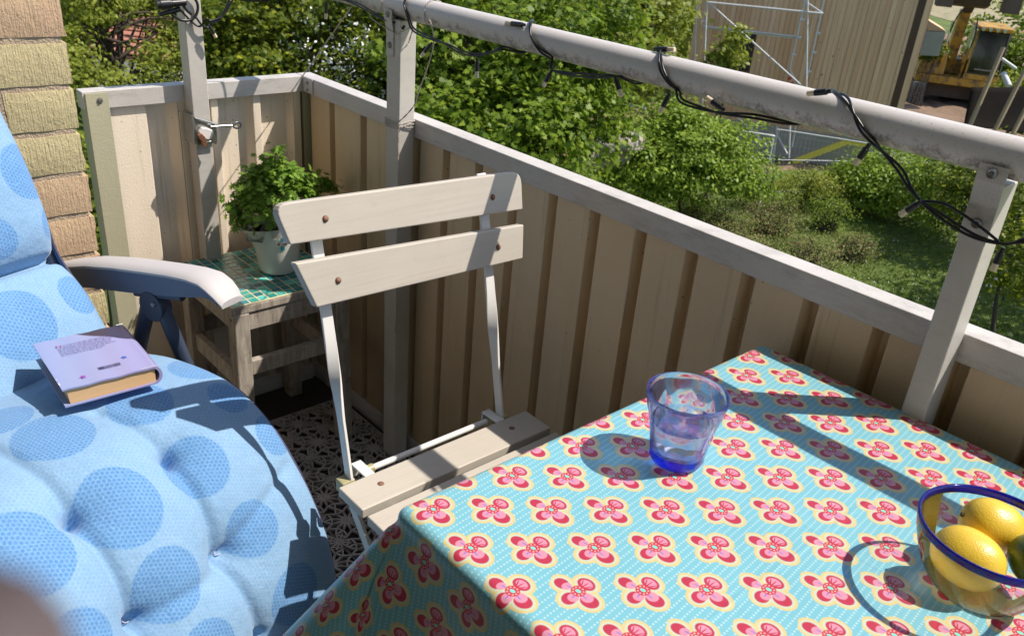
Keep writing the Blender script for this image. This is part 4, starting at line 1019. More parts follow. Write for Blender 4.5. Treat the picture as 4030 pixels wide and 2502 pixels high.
PX_ = samp(TX0, TX1, HG, HG); QY_ = samp(TY0, TY1, HG, 0.16)
def cloth_pt(p, q):
    ox = (p-TX0) if p < TX0 else ((p-TX1) if p > TX1 else 0.0); oy = (q-TY0) if q < TY0 else ((q-TY1) if q > TY1 else 0.0)
    bx_ = min(max(p, TX0), TX1); by_ = min(max(q, TY0), TY1)
    r_ = math.hypot(ox, oy)
    if r_ < 1e-9:
        z = TZT+0.0008*math.sin(p*23+1)*math.sin(q*31)
        return (p, q, z)
    dx, dy = ox/r_, oy/r_
    corner = 4*(dx*dx*dy*dy)           # 1 on the diagonal
    along = p if abs(oy) > abs(ox) else q
    edge_d = min(abs(bx_-TX0), abs(bx_-TX1)) if abs(oy) > abs(ox) else min(abs(by_-TY0), abs(by_-TY1))
    flare = 0.42*corner+0.20*math.exp(-edge_d/0.10)+0.06
    if oy > 0 and ox == 0: flare = 0.03
    wave = 0.5+0.5*math.sin(along*34+0.8)
    flare += 0.10*(wave-0.3)*min(1, r_/0.10)*(0.0 if corner > 0.2 or oy > 0 else 1)
    rad = 0.012; L1 = rad*math.pi/2
    if r_ < L1:
        a_ = r_/rad; out = rad*math.sin(a_); dn = rad*(1-math.cos(a_))
        tl = min(1.0, r_/L1); out += 0
    else:
        out = rad; dn = rad; rest = r_-L1; cs = math.atan(flare); k = min(1, rest/0.02)
        out += rest*math.sin(cs)*k; dn += rest*math.cos(cs)
    return (bx_+dx*out, by_+dy*out, TZT-dn)
npx, nqy = len(PX_), len(QY_)
for p in PX_:
    for q_ in QY_: tc.v.append(cloth_pt(p, q_)); tc.uv.append((p, q_))
tc.f = [(i*nqy+j, (i+1)*nqy+j, (i+1)*nqy+j+1, i*nqy+j+1) for i in range(npx-1) for j in range(nqy-1)]
o = tc.build('tablecloth', MAT['cloth'], smooth=True); tag(o, 'turquoise oilcloth with rows of pink and red flowers draped over the table', 'tablecloth')
sl = o.modifiers.new("thickness", 'SOLIDIFY'); sl.thickness = 0.0007; sl.offset = -1

# ---------------------------------------------------------------- drinking glass with water
def m_glass(name, tint, rough=0.0, dens=0.0):
    t = NT(name); q = t.n("BsdfPrincipled"); q.inputs['Base Color'].default_value = (*tint, 1); q.inputs['Roughness'].default_value = rough
    q.inputs['IOR'].default_value = 1.5; q.inputs['Transmission Weight'].default_value = 1.0
    if dens:
        va = t.n("VolumeAbsorption"); va.inputs[0].default_value = (0.25, 0.36, 0.985, 1); va.inputs[1].default_value = dens; t.l(va.outputs[0], t.out.inputs[1])
    if dens:
        tr = t.n('BsdfTransparent'); tr.inputs[0].default_value = (0.70, 0.77, 1.0, 1); mx = t.n('MixShader'); mx.inputs[0].default_value = 0.24
        t.l(q.outputs[0], mx.inputs[1]); t.l(tr.outputs[0], mx.inputs[2]); return t.done(mx.outputs[0])
    return t.done(q.outputs[0])
MAT['blueglass'] = m_glass('blue_glass', (0.99, 0.99, 1.0), 0.0, 80.0)
GC = Vector((-0.439, 0.679, TZT+0.0012))
gl_ = thing('drinking_glass', GC, 'faceted blue tinted tumbler half full of water standing on the tablecloth', 'glass')
def facet(r, z, a):
    # nine flat facets between z 10 mm and 60 mm
    k = max(0.0, min(1.0, (z-0.006)/0.008))*max(0.0, min(1.0, (0.064-z)/0.010))
    m_ = (a*9/(2*math.pi)) % 1.0; fa_ = math.cos(math.pi/9)/math.cos((m_-0.5)*2*math.pi/9)
    return r*(1-k)+r*k*(fa_*1.018)
out_ = [(0.0, 0.0), (0.024, 0.0), (0.028, 0.0015), (0.0302, 0.006), (0.0310, 0.012), (0.0336, 0.028), (0.0366, 0.046), (0.0392, 0.058), (0.0408, 0.065), (0.0428, 0.076), (0.0438, 0.0835), (0.0436, 0.0850), (0.0424, 0.0850)]
inn_ = [(0.0415, 0.0835), (0.0404, 0.076), (0.0384, 0.065), (0.0366, 0.056), (0.0340, 0.043), (0.0314, 0.028), (0.0292, 0.0165), (0.0265, 0.0125), (0.020, 0.0110), (0.0, 0.0105)]
MB().lathe(out_+inn_, GC, 144, lambda r, z, a: facet(r, z, a) if r > 0.03 and (r, z) in out_ else r).build('glass_body', MAT['blueglass'], gl_, smooth='auto', angle=25)
MAT['water'] = m_glass('water', (1, 1, 1)); MAT['water'].node_tree.nodes['Principled BSDF'].inputs['IOR'].default_value = 1.33
wz = 0.050
MB().lathe([(0.0, 0.0112), (0.0197, 0.0116), (0.0260, 0.0132), (0.0286, 0.0172), (0.0310, 0.029), (0.0336, 0.0435), (0.0347, wz), (0.0, wz+0.0001)], GC, 96).build('water', MAT['water'], gl_, smooth='auto', angle=25)

# ---------------------------------------------------------------- bowl of lemons
def m_thin(name, tint, fres=1.5, scat=0.05, col=(0.8, 0.85, 0.9), rough=0.02):
    t = NT(name); tr = t.n("BsdfTransparent"); tr.inputs[0].default_value = (*tint, 1); g = t.n("BsdfGlossy"); g.inputs['Roughness'].default_value = rough
    fr = t.n("Fresnel"); fr.inputs[0].default_value = fres; df = t.n("BsdfDiffuse"); df.inputs[0].default_value = (*col, 1)
    a = t.n("MixShader"); a.inputs[0].default_value = scat; t.l(tr.outputs[0], a.inputs[1]); t.l(df.outputs[0], a.inputs[2])
    m_ = t.n("MixShader"); t.l(fr.outputs[0], m_.inputs[0]); t.l(a.outputs[0], m_.inputs[1]); t.l(g.outputs[0], m_.inputs[2])
    return t.done(m_.outputs[0])
MAT['bowl'] = m_thin('clear_bowl_glass', (0.97, 0.98, 0.98), 1.3, 0.02); MAT['bowlrim'] = m_thin('cobalt_rim_glass', (0.06, 0.07, 0.62), 1.5, 0.35, (0.02, 0.02, 0.42), 0.05)
BC = Vector((-0.141, 0.744, TZT+0.0012))
bw_ = thing('glass_bowl', BC, 'clear glass bowl with cobalt blue rim holding lemons on the tablecloth', 'bowl')
prof = [(0.0, 0.0), (0.028, 0.0), (0.034, 0.002), (0.044, 0.012), (0.053, 0.027), (0.059, 0.042), (0.0635, 0.056), (0.0650, 0.0635)]
MB().lathe(prof, BC, 96, caps=False).build('bowl_body', MAT['bowl'], bw_, smooth='auto', angle=60)
MB().lathe([(0.0650, 0.0638), (0.0660, 0.067), (0.0664, 0.0705), (0.0661, 0.0718), (0.0648, 0.0722), (0.0635, 0.0717), (0.0632, 0.069), (0.0630, 0.0665), (0.0632, 0.0638), (0.0650, 0.0638)], BC, 96, caps=False).build('rim', MAT['bowlrim'], bw_, smooth=True)
def m_peel(name, c1, c2, c3=None):
    t = NT(name); co = t.coord('Object'); n1 = t.noise(co, 18, 4); v = t.n("TexVoronoi"); v.inputs['Scale'].default_value = 620; t.l(co, v.inputs[0])
    c = t.mix(n1, c1, c2)
    if c3:
        sx = t.n("SeparateXYZ"); t.l(co, sx.inputs[0]); c = t.mix(t.ramp(t.noise(co, 40, 4), 0.62, 0.8)*0.6, c, c3)
    return t.done(t.principled(c, 0.34, 0, t.bump(E(t, v.outputs[0]), 0.35, 0.0006), Subsurface_Weight=0.08, Subsurface_Radius=(0.004, 0.003, 0.001), Subsurface_Scale=0.5))
MAT['lemon'] = m_peel('lemon_peel', (0.66, 0.43, 0.03), (0.76, 0.53, 0.06)); MAT['lime'] = m_peel('lime_peel', (0.035, 0.075, 0.010), (0.08, 0.13, 0.015)); MAT['lemon_tip'] = simple('dry_stalk', (0.10, 0.07, 0.03), 0.8)
def fruit(name, c, dirv, ln, r, m_, label, cat, tip=0.2):
    c = Vector(c); d = Vector(dirv).normalized(); mt = Matrix.Translation(c) @ d.to_track_quat('Z', 'Y').to_matrix().to_4x4()
    prof = []
    for k in range(25):
        t_ = -1+2*k/24; z = t_*ln/2; rr = r*math.sqrt(max(0, 1-(abs(t_)/0.97)**2.3)) if abs(t_) < 0.97 else 0
        if t_ > 0.80: rr = max(rr, r*tip*(1-(t_-0.80)/0.2)**0.5)
        if t_ < -0.86: rr = max(rr, r*tip*0.7*(1-(-t_-0.86)/0.14)**0.5)
        prof.append((rr if 0 < k < 24 else 0.0, z))
    rt_ = thing(name, c, label, cat)
    MB().lathe(prof, n=40, m=mt, rad=lambda r_, z, a: r_*(1+0.012*math.sin(3*a+z*80)+0.008*math.sin(5*a))).build('peel', m_, rt_, smooth=True)
    s_ = MB(); s_.lathe([(0.0, -ln/2-0.0012), (0.0022, -ln/2-0.001), (0.0026, -ln/2+0.0012), (0.0, -ln/2+0.002)], n=8, m=mt); s_.build('stalk', MAT['lemon_tip'], rt_)
    return rt_
fruit('lemon', (-0.152, 0.733, TZT+0.0385), (0.048, 0.006, -0.006), 0.066, 0.0265, MAT['lemon'], 'front lemon in the glass bowl, lying low against the near side', 'lemon', 0.3)
fruit('lemon', (-0.155, 0.786, TZT+0.0475), (0.035, 0.030, -0.012), 0.060, 0.0250, MAT['lemon'], 'rear lemon in the glass bowl with its dark stalk end showing', 'lemon')
fruit('lime', (-0.108, 0.767, TZT+0.050), (0.02, -0.03, 0.01), 0.050, 0.0235, MAT['lime'], 'dark green lime beside the two lemons in the glass bowl', 'lime')
# ---------------------------------------------------------------- house wall behind the camera (sunlit brick that bounces warm light)
hw2 = thing('house_wall', (0.0, -1.75, 0), 'brick house wall at the back of the balcony behind the viewer', 'wall')
MAT['hbrick'] = None
t = NT('brick_courses'); co = t.coord('Object'); br = t.n("TexBrick"); t.l(t.mapping(co, (1, 1, 1), (R(90), 0, 0)), br.inputs[0])
br.inputs['Color1'].default_value = (0.50, 0.36, 0.21, 1); br.inputs['Color2'].default_value = (0.44, 0.32, 0.19, 1); br.inputs['Mortar'].default_value = (0.22, 0.17, 0.13, 1)
br.inputs['Scale'].default_value = 1.0; br.inputs['Brick Width'].default_value = 0.264; br.inputs['Row Height'].default_value = 0.083; br.inputs['Mortar Size'].default_value = 0.007
MAT['hbrick'] = t.done(t.principled(br.outputs[0], 0.9))
MB().box((WX+0.002, -2.8, -3.0), (4.0, -2.61, 5.0)).build('wall', MAT['hbrick'], hw2)
MAT['slab'] = simple('blocker_concrete', (0.60, 0.53, 0.44), 0.9)
ub_ = MB(); ub_.box((WX+0.003, -2.6, 2.55), (4.0, 0.80, 2.75)); tag(ub_.build('sky_blocker_slab', MAT['slab']), 'unseen slab added overhead to cut the sky light', 'light blocker')  # slab added out of view to block sky light and darken the parapet

# ================================================================ BACKGROUND, ground 5.5 m below
GZ = -5.5
def m_grass():
    t = NT('lawn_grass'); co = t.coord('Object'); n1 = t.noise(co, 0.5, 5, 0.6); n2 = t.noise(co, 6, 6, 0.7); n3 = t.noise(co, 60, 3)
    c = t.mix(t.ramp(n1, 0.35, 0.65), (0.045, 0.085, 0.012), (0.11, 0.165, 0.020)); c = t.mix(t.ramp(n2, 0.35, 0.75)*0.6, c, (0.16, 0.19, 0.025))
    c = t.mix(t.ramp(n3, 0.5, 0.8)*0.35, c, (0.015, 0.03, 0.006))
    return t.done(t.principled(c, 0.9, 0, t.bump(n3, 0.8, 0.03)))
MAT['grass'] = m_grass()
g = MB(); g.add([(-400, -60, GZ), (120, -60, GZ), (120, 420, GZ), (-400, 420, GZ)], [(0, 1, 2, 3)]); kind(g.build('ground', MAT['grass']), 'structure', 'shaded lawn below the balcony')
def m_soil():
    t = NT('dug_soil'); co = t.coord('Object'); n1 = t.noise(co, 0.8, 6, 0.7); n2 = t.noise(co, 9, 5, 0.7)
    c = t.mix(t.ramp(n1, 0.35, 0.7), (0.15, 0.095, 0.06), (0.30, 0.20, 0.135)); c = t.mix(t.ramp(n2, 0.55, 0.8)*0.5, c, (0.36, 0.27, 0.20))
    return t.done(t.principled(c, 0.95, 0, t.bump(n2, 1.0, 0.08)))
MAT['soil'] = m_soil()
def patch_ground(name, poly, m_, z, res, amp, label, seed=0):
    # subdivided bumpy sheet over the bounding box of a convex polygon
    P = [Vector((p.x, p.y)) for p in poly]; c = sum(P, Vector((0, 0)))/len(P); n = len(P); mb = MB(); K = res
    r_ = random.Random(seed); vv = [(c.x, c.y, z+amp*0.5)]
    ring = 48
    def edge(a):
        d = Vector((math.cos(a), math.sin(a))); best = 1e9
        for i in range(n):
            p, q = P[i], P[(i+1) % n]; e = q-p; den = d.x*e.y-d.y*e.x
            if abs(den) < 1e-9: continue
            t_ = ((p.x-c.x)*e.y-(p.y-c.y)*e.x)/den; s_ = ((p.x-c.x)*d.y-(p.y-c.y)*d.x)/den
            if t_ > 0 and -1e-6 <= s_ <= 1+1e-6: best = min(best, t_)
        return best
    from mathutils import noise as nz
    for k in range(1, K+1):
        for i in range(ring):
            a = 2*math.pi*i/ring; d = edge(a)*(k/K)*(1+0.06*math.sin(5*a+seed)*(k/K)); x, y = c.x+math.cos(a)*d, c.y+math.sin(a)*d
            h = amp*(0.5+nz.noise(Vector((x*0.7, y*0.7, seed))))+amp*0.5*nz.noise(Vector((x*2.6, y*2.6, seed)))
            vv.append((x, y, z+(max(0.0, h) if k < K else -0.02)))
    mb.v = vv; mb.f = [(0, 1+i, 1+(i+1) % ring) for i in range(ring)]
    for k in range(1, K):
        a0 = 1+(k-1)*ring; b0 = 1+k*ring
        mb.f += [(a0+i, b0+i, b0+(i+1) % ring, a0+(i+1) % ring) for i in range(ring)]
    return kind(mb.build(name, m_, smooth=True), 'structure', label)
gp = lambda x, y: on_z(x, y, GZ)
patch_ground('soil', [gp(2080, 300), gp(2560, 420), gp(2700, 140), gp(2500, 60), gp(2150, 100), gp(2000, 190)], MAT['soil'], GZ+0.01, 34, 0.35, 'brown dug earth around the excavator', 3)
patch_ground('soil', [gp(1350, 395), gp(1560, 420), gp(1900, 405), gp(2100, 420), gp(2150, 300), gp(1700, 250), gp(1300, 250)], MAT['soil'], GZ+0.01, 30, 0.15, 'bare earth along the foot of the timber house', 5)
MAT['straw'] = simple('dry_field', (0.30, 0.25, 0.15), 0.95, var=0.3, nscale=0.8, dirt=((0.12, 0.14, 0.04), 1.5, 0.5, 0.7))
patch_ground('field', [gp(2200, 60), gp(2700, 130), gp(2900, -60), gp(2250, -60)], MAT['straw'], GZ+0.05, 20, 0.4, 'pale dry field beyond the building site', 8)

# ---- vegetation
LB1 = m_leaf('maple_leaf', (0.09, 0.155, 0.012), (0.23, 0.32, 0.03), 0.45, c3=(0.30, 0.38, 0.04))
LB2 = m_leaf('dark_leaf', (0.07, 0.11, 0.010), (0.18, 0.22, 0.020), 0.45, c3=(0.36, 0.38, 0.03))
LB3 = m_leaf('yellowgreen_leaf', (0.17, 0.21, 0.025), (0.34, 0.38, 0.06), 0.45)
LB4 = m_leaf('bush_leaf', (0.12, 0.20, 0.016), (0.34, 0.45, 0.06), 0.42)
LB5 = m_leaf('spirea_leaf', (0.18, 0.20, 0.06), (0.34, 0.36, 0.11), 0.35, c3=(0.34, 0.17, 0.13))
WHITE = simple('white_blossom', (0.78, 0.76, 0.74), 0.7, var=0.05)
MAT['bark'] = simple('bark', (0.055, 0.042, 0.032), 0.95, var=0.4, nscale=6, bump=0.8, bscale=30, bdist=0.02)
def blobs(cen, rad, n_cl, per, csz, shell=0.45, up=0.55, squash=1.0):
    d = rng.normal(size=(n_cl, 3)); d /= np.linalg.norm(d, axis=1, keepdims=True)
    r_ = (shell+(1-shell)*rng.random((n_cl, 1)))**0.6
    lump = 1+0.22*np.sin(d[:, :1]*5+d[:, 1:2]*4+cen[0])*np.cos(d[:, 2:]*6+cen[1])
    c = np.array(cen)+d*r_*lump*np.array(rad)
    # leaves lie in flattened drooping sprays around each cluster centre
    P = np.repeat(c, per, axis=0)+rng.normal(size=(n_cl*per, 3))*np.array([csz, csz, csz*0.38])
    N = np.repeat(d, per, axis=0)*0.55+np.array([0.1, 0.1, up])+rng.normal(size=(n_cl*per, 3))*0.42
    return P, N, c
def tree(name, label, cat, spots, leafmat, lsize, n_cl, per, csz, shape, base, trunk_r=0.14, group=None, twigs=26, shell=0.45, blossom=None, up=0.55):
    root = thing(name, Vector((base[0], base[1], GZ)), label, cat, group)
    Ps, Ns, Cs = [], [], []
    tot = sum(s_[1][0]*s_[1][1] for s_ in spots)
    for (c, r_) in spots:
        k = r_[0]*r_[1]/tot; P, N, C = blobs(c, r_, max(4, int(n_cl*k)), per, csz, shell, up); Ps.append(P); Ns.append(N); Cs.append(C)
    P = np.concatenate(Ps); N = np.concatenate(Ns); C = np.concatenate(Cs); ok = P[:, 2] > GZ+0.05; P, N = P[ok], N[ok]
    leaf_mesh('crown' if trunk_r > 0.05 else 'foliage', P, N, lsize*rng.uniform(0.65, 1.25, len(P)), shape, leafmat, root)
    if blossom:
        m_, cnt, sz, cs2 = blossom
        idx = rng.choice(len(C), cnt); PB = np.repeat(C[idx], 14, axis=0)+rng.normal(size=(cnt*14, 3))*cs2
        leaf_mesh('blossom', PB, rng.normal(size=(len(PB), 3))+np.array([0.3, -0.4, 0.4]), sz*rng.uniform(0.6, 1.2, len(PB)), OVAL, m_, root)
    mb = MB(); top = Vector(spots[0][0]); b0 = Vector((base[0], base[1], GZ-0.05))
    cc = [Vector(s_[0]) for s_ in spots]
    mid = b0.lerp(top, 0.5)+Vector((random.uniform(-.2, .2), random.uniform(-.2, .2), 0))
    if trunk_r > 0: mb.tube(smoothpath([b0, mid, top], 6), [trunk_r*(1-0.75*i/12) for i in range(13)], 8)
    for q in rng.choice(len(C), min(twigs, len(C)), replace=False):
        e = Vector(C[q]); s_ = b0.lerp(top, random.uniform(0.35, 0.95)) if trunk_r > 0 else b0+Vector((random.uniform(-.3, .3), random.uniform(-.3, .3), 0))
        m2 = s_.lerp(e, 0.5)+Vector((0, 0, random.uniform(-.1, .3))); k = (trunk_r if trunk_r > 0 else 0.03)
        mb.tube(smoothpath([s_, m2, e], 4), [k*0.32*(1-0.85*i/8)+0.004 for i in range(9)], 5)
    mb.build('trunk' if trunk_r > 0.05 else 'stems', MAT['bark'], root, smooth=True)
    return root
def S(x, y, d, r, rz=None): p = at(x, y, d); return ((p.x, p.y, p.z), (r, r, rz or r))
bp = lambda x, y, d: (lambda p: (p.x, p.y))(at(x, y, d))
# big maple close to the balcony, right of the middle post
tree('maple_tree', 'bright green maple with big lobed leaves just beyond the middle of the hand rail', 'tree',
     [S(1180, 230, 15.5, 1.5), S(1040, 130, 16, 1.6), S(1330, 180, 15.5, 1.35), S(1080, 320, 14.5, 1.2), S(1260, 330, 14.2, 1.1), S(1420, 290, 15, 0.7), S(1400, 90, 16, 1.1), S(1210, 60, 17, 1.5), S(960, 240, 16, 1.2)],
     LB1, 0.125, 640, 38, 0.20, MAPLE, bp(1150, 200, 16.5), 0.16, shell=0.35)
tree('maple_tree', 'dense dark green maple behind the corner of the parapet, left of the middle post', 'tree',
     [S(640, 60, 17, 1.7), S(570, 140, 16.5, 1.0), S(820, 20, 17, 1.4), S(740, 120, 19, 1.0), S(530, 40, 18, 0.9), S(860, 200, 17, 1.0), S(650, 180, 16, 1.2), S(900, 60, 18, 1.2)],
     LB2, 0.092, 760, 46, 0.20, MAPLE, bp(620, 60, 18), 0.15, shell=0.35)
tree('young_tree', 'airy yellow green tree in front of the red roof beside the brick wall', 'tree',
     [S(215, -20, 16, 0.55), S(330, -40, 17, 0.6), S(170, 110, 15.5, 0.38), S(405, 130, 16, 0.42), S(160, 30, 17, 0.5), S(260, 185, 15, 0.22), S(420, 30, 17, 0.5), S(350, 185, 15.5, 0.28), S(200, 190, 15, 0.28)],
     LB3, 0.068, 330, 34, 0.15, MAPLE, bp(330, 120, 17.5), 0.09, twigs=60, shell=0.4)
tree('tall_tree', 'pale yellow green tree reaching in from above between the maple and the scaffold', 'tree',
     [S(1540, 10, 23, 1.2), S(1470, 80, 22, 1.2), S(1590, 60, 23, 0.6), S(1560, -60, 24, 1.3), S(1420, -20, 24, 1.6), S(1540, 140, 21.5, 0.8), S(1310, 10, 24, 1.4)],
     LB3, 0.12, 420, 26, 0.24, MAPLE, bp(1500, 60, 24), 0.13, twigs=50, shell=0.3)
tree('sapling', 'small light green sapling standing against the dark window of the timber house', 'tree',
     [S(1740, 120, 22, 0.42), S(1700, 150, 22, 0.35), S(1755, 80, 22, 0.22)], LB3, 0.11, 44, 22, 0.13, MAPLE, bp(1740, 150, 22.2), 0.06, twigs=12)
tree('blossom_shrub', 'shrub covered in white blossom glimpsed through the leaves near the parapet corner', 'shrub',
     [S(790, 110, 15.6, 0.62), S(850, 180, 15.4, 0.45), S(730, 140, 15.8, 0.4), S(880, 120, 15.8, 0.4)], LB2, 0.09, 60, 20, 0.16, OVAL, bp(800, 140, 16.2), 0.06, blossom=(WHITE, 52, 0.062, 0.11))
tree('round_bush', 'large round bush with small light green leaves in front of the scaffold', 'bush',
     [S(1620, 370, 19.5, 1.3, 1.0), S(1530, 390, 19, 0.95), S(1720, 375, 19.8, 0.95), S(1620, 290, 19.8, 0.75, 0.5), S(1790, 420, 20, 0.5), S(1500, 330, 20, 0.6)],
     LB4, 0.100, 560, 44, 0.17, OVAL, bp(1640, 420, 20), 0.05, twigs=40, shell=0.55)
tree('garden_bush', 'mid green bush under the maple by the pile of pale rocks', 'bush',
     [S(1280, 380, 16, 0.75), S(1180, 340, 16, 0.8), S(1400, 420, 17.0, 0.45), S(1330, 440, 15.8, 0.6), S(1080, 300, 16.5, 0.9)], LB1, 0.085, 260, 28, 0.17, OVAL, bp(1250, 400, 16.5), 0.05, twigs=30)
for (nm_, lab, sp, mt_, ls_, ncl, bl, ba) in (
    ('hedge_bush', 'dense green bush under the yellow board, left part of the hedge by the lawn', [S(2060, 415, 24, 0.75, 0.6), S(2100, 450, 23.5, 0.8, 0.6), S(2000, 440, 24, 0.45, 0.4)], LB4, 0.10, 230, None, (2040, 440, 25)),
    ('hedge_bush', 'dense green bush below the hand rail, middle part of the hedge by the lawn', [S(2200, 440, 23.5, 1.05, 0.85), S(2150, 400, 25, 1.0), S(2250, 480, 23, 0.8)], LB4, 0.10, 240, None, (2200, 450, 24)),
    ('hedge_bush', 'dark bush behind the near post at the right end of the hedge', [S(2320, 470, 21.5, 0.9), S(2290, 420, 23, 0.9), S(2420, 420, 22, 1.0)], LB2, 0.10, 230, None, (2330, 470, 22)),
    ('blossom_shrub', 'dark shrub with scattered white flowers at the far right beyond the near post', [S(2440, 520, 17, 0.75), S(2470, 620, 15.5, 0.7), S(2400, 640, 15.0, 0.30)], LB2, 0.085, 190, (WHITE, 14, 0.05, 0.09), (2455, 560, 17)),
    ('flowering_weeds', 'yellow green clump of flowering weeds in front of the foundation wall', [S(1925, 430, 23, 0.55, 0.35), S(1880, 450, 22.5, 0.4, 0.3), S(1965, 440, 23, 0.4, 0.3)], LB3, 0.06, 110, (simple('yellow_blossom', (0.7, 0.55, 0.03), 0.6), 8, 0.04, 0.06), (1920, 450, 23)),
    ('garden_bush', 'shaded bush in the gap between the brick wall and the end parapet', [S(200, 400, 8.0, 0.30), S(225, 500, 7.0, 0.28)], LB2, 0.07, 150, None, (210, 480, 8.0)),
    ('field_bush', 'low green bush in the gap between the timber house and the excavator', [S(2213, 116, 41, 0.40)], LB2, 0.14, 60, None, (2215, 130, 40)),
    ('field_tree', 'green tree at the top right behind the excavator', [S(2420, 90, 46, 2.4), S(2470, 160, 45, 1.8), S(2390, 150, 46, 0.8)], LB1, 0.22, 190, None, (2430, 130, 46)),
    ('field_tree', 'yellow green bush between the leaning poles beside the excavator', [S(2425, 225, 36, 0.75), S(2400, 240, 36.5, 0.45)], LB3, 0.15, 80, None, (2420, 240, 36))):
    tree(nm_, lab, 'tree' if 'tree' in nm_ else ('shrub' if 'shrub' in nm_ else ('weeds' if 'weed' in nm_ else 'bush')), sp, mt_, ls_, ncl, 30, 0.17 if ls_ < 0.15 else 0.3, OVAL, bp(*ba), 0.0 if nm_ == 'field_bush' else (0.05 if 'tree' not in nm_ else 0.08), blossom=bl, shell=0.5, twigs=16)
tree('lawn_tree', 'broad tree outside the picture to the right whose shade dapples the lawn', 'tree', [((-1.0, 22.0, 1.0), (2.6, 2.6, 2.0)), ((-2.6, 20.6, -0.2), (1.5, 1.5, 1.2)), ((1.0, 19.0, 1.5), (2.6, 2.6, 2.0)), ((-0.5, 24.5, 0.5), (2.2, 2.2, 1.8))], LB1, 0.22, 320, 22, 0.3, OVAL, (0.5, 22.0), 0.2, twigs=20)
# low sparse shrubs on the slope below the rail
k = 0
for (x, y, w, h, lab, mt_) in (
    (1700, 540, 0.95, 0.6, 'sparse olive shrub with reddish twigs, just above the rail left of the dark gap', LB5), (1830, 530, 0.8, 0.55, 'sparse shrub of thin red green twigs in the middle of the slope', LB5),
    (1960, 520, 0.65, 0.6, 'upright grey green shrub standing at the dark edge of the lawn', LB4), (1920, 610, 0.8, 0.5, 'thin brownish shrub nearest the rail on the slope', LB5),
    (2020, 590, 0.55, 0.4, 'thin reddish shrub at the edge of the daisy lawn', LB5), (1640, 490, 0.6, 0.35, 'small grey green shrub under the round bush', LB4), (1760, 590, 0.8, 0.45, 'low straggling shrub of fine twigs touching the rail line', LB5), (1780, 470, 0.5, 0.4, 'small leafy shrub by the green fence post', LB4)):
    base = gp(x, y+25); root_c = ((base.x, base.y, GZ+h*0.75), (w, w, h*0.8))
    tree('low_shrub', lab, 'shrub', [root_c], mt_, 0.042, int(260*w), 14, 0.11, OVAL, (base.x, base.y), 0.0, group=None, twigs=70, shell=0.05, up=0.3)
# distant woods closing the view
for k, (x, y, d, r, lab) in enumerate(((150, 100, 44, 5.0, 'far trees behind the brick wall end'), (520, 60, 46, 5.0, 'far trees left of the maples'), (900, 60, 36, 5.0, 'far dark trees behind the middle post'), (1250, 60, 36, 5.0, 'far dark trees behind the maple crown'), (1000, 300, 26, 2.6, 'dark undergrowth behind the parapet'), (1500, -20, 40, 5.5, 'far trees behind the scaffold end'), (0, 60, 34, 5.0, 'far trees hidden behind the bricks'))):
    p = at(x, y, d)
    P, N, C = blobs((p.x, p.y, max(p.z, GZ+2.0)), (r*1.3, r*1.3, r), 420, 16, 0.55, 0.5)
    ok = P[:, 2] > GZ; o = leaf_mesh('distant_trees', P[ok], N[ok], 0.42*rng.uniform(0.6, 1.2, ok.sum()), MAPLE, (LB2, LB3)[k in (0, 5)])
    kind(tag(o, lab, 'trees'), 'stuff')
# daisies and grass tufts on the lawn
def scatter(x0, y0, x1, y1, n):
    out = []
    while len(out) < n:
        x = random.uniform(x0, x1); y = random.uniform(y0, y1); out.append(gp(x, y))
    return out
pts = scatter(1990, 560, 2440, 860, 900)
from mathutils import noise as nz
pts = [p for p in pts if nz.noise(Vector((p.x*1.3, p.y*1.3, 0))) > 0.02][:420]
Pd = np.array([(p.x, p.y, GZ+0.05) for p in pts]); kind(tag(leaf_mesh('daisies', Pd, np.tile([0.1, -0.2, 1.0], (len(Pd), 1))+rng.normal(size=(len(Pd), 3))*0.2, rng.uniform(0.016, 0.034, len(Pd)), OVAL, WHITE), 'tiny white daisies dotted over the lawn', 'daisies'), 'stuff')
n_g = 26000; gx = rng.uniform(1540, 2450, n_g); gy = rng.uniform(430, 900, n_g)
Pg = np.array([tuple(gp(a, b)) for a, b in zip(gx, gy)]); Pg[:, 2] = GZ+0.03
BLADE = np.array([(-.12, -.5), (.12, -.5), (.03, .5), (-.03, .5)])
ng = rng.normal(size=(n_g, 3)); ng[:, 2] *= 0.35
o = leaf_mesh('grass', Pg, ng, rng.uniform(0.05, 0.13, n_g), BLADE, m_leaf('grass_blade', (0.07, 0.12, 0.012), (0.20, 0.25, 0.03), 0.3)); kind(tag(o, 'short grass blades on the lawn', 'grass'), 'stuff')
# pale rocks by the bush
MAT['rock'] = simple('pale_rock', (0.42, 0.36, 0.31), 0.9, var=0.15, nscale=3, bump=0.6, bscale=12, bdist=0.03)
def rock(p, s_, seed, lab):
    r_ = random.Random(seed); bm = MB(); prof = []
    n, m_ = 7, 5; V = []
    for j in range(m_+1):
        for i in range(n):
            th_ = math.pi*j/m_; a = 2*math.pi*i/n; k_ = r_.uniform(0.75, 1.2)
            V.append((p.x+s_*1.2*k_*math.sin(th_)*math.cos(a), p.y+s_*k_*math.sin(th_)*math.sin(a), p.z+s_*0.75*k_*math.cos(th_)+s_*0.35))
    bm.add(V, [(j*n+i, (j+1)*n+i, (j+1)*n+(i+1) % n, j*n+(i+1) % n) for j in range(m_) for i in range(n)])
    tag(bm.build('rock', MAT['rock'], bevel=0.02), lab, 'rock')
for k, (x, y, s_, lab) in enumerate(((1405, 370, 0.34, 'pale rock at the left end of the rock pile under the maple'), (1440, 360, 0.42, 'largest pale rock in the pile beside the round bush'), (1465, 385, 0.30, 'low pale rock at the front right of the pile'), (1418, 392, 0.26, 'small pale rock at the foot of the pile'), (1490, 350, 0.36, 'pale rock half hidden by the round bush'))):
    rock(at(x, y, 18.6), s_, k, lab)

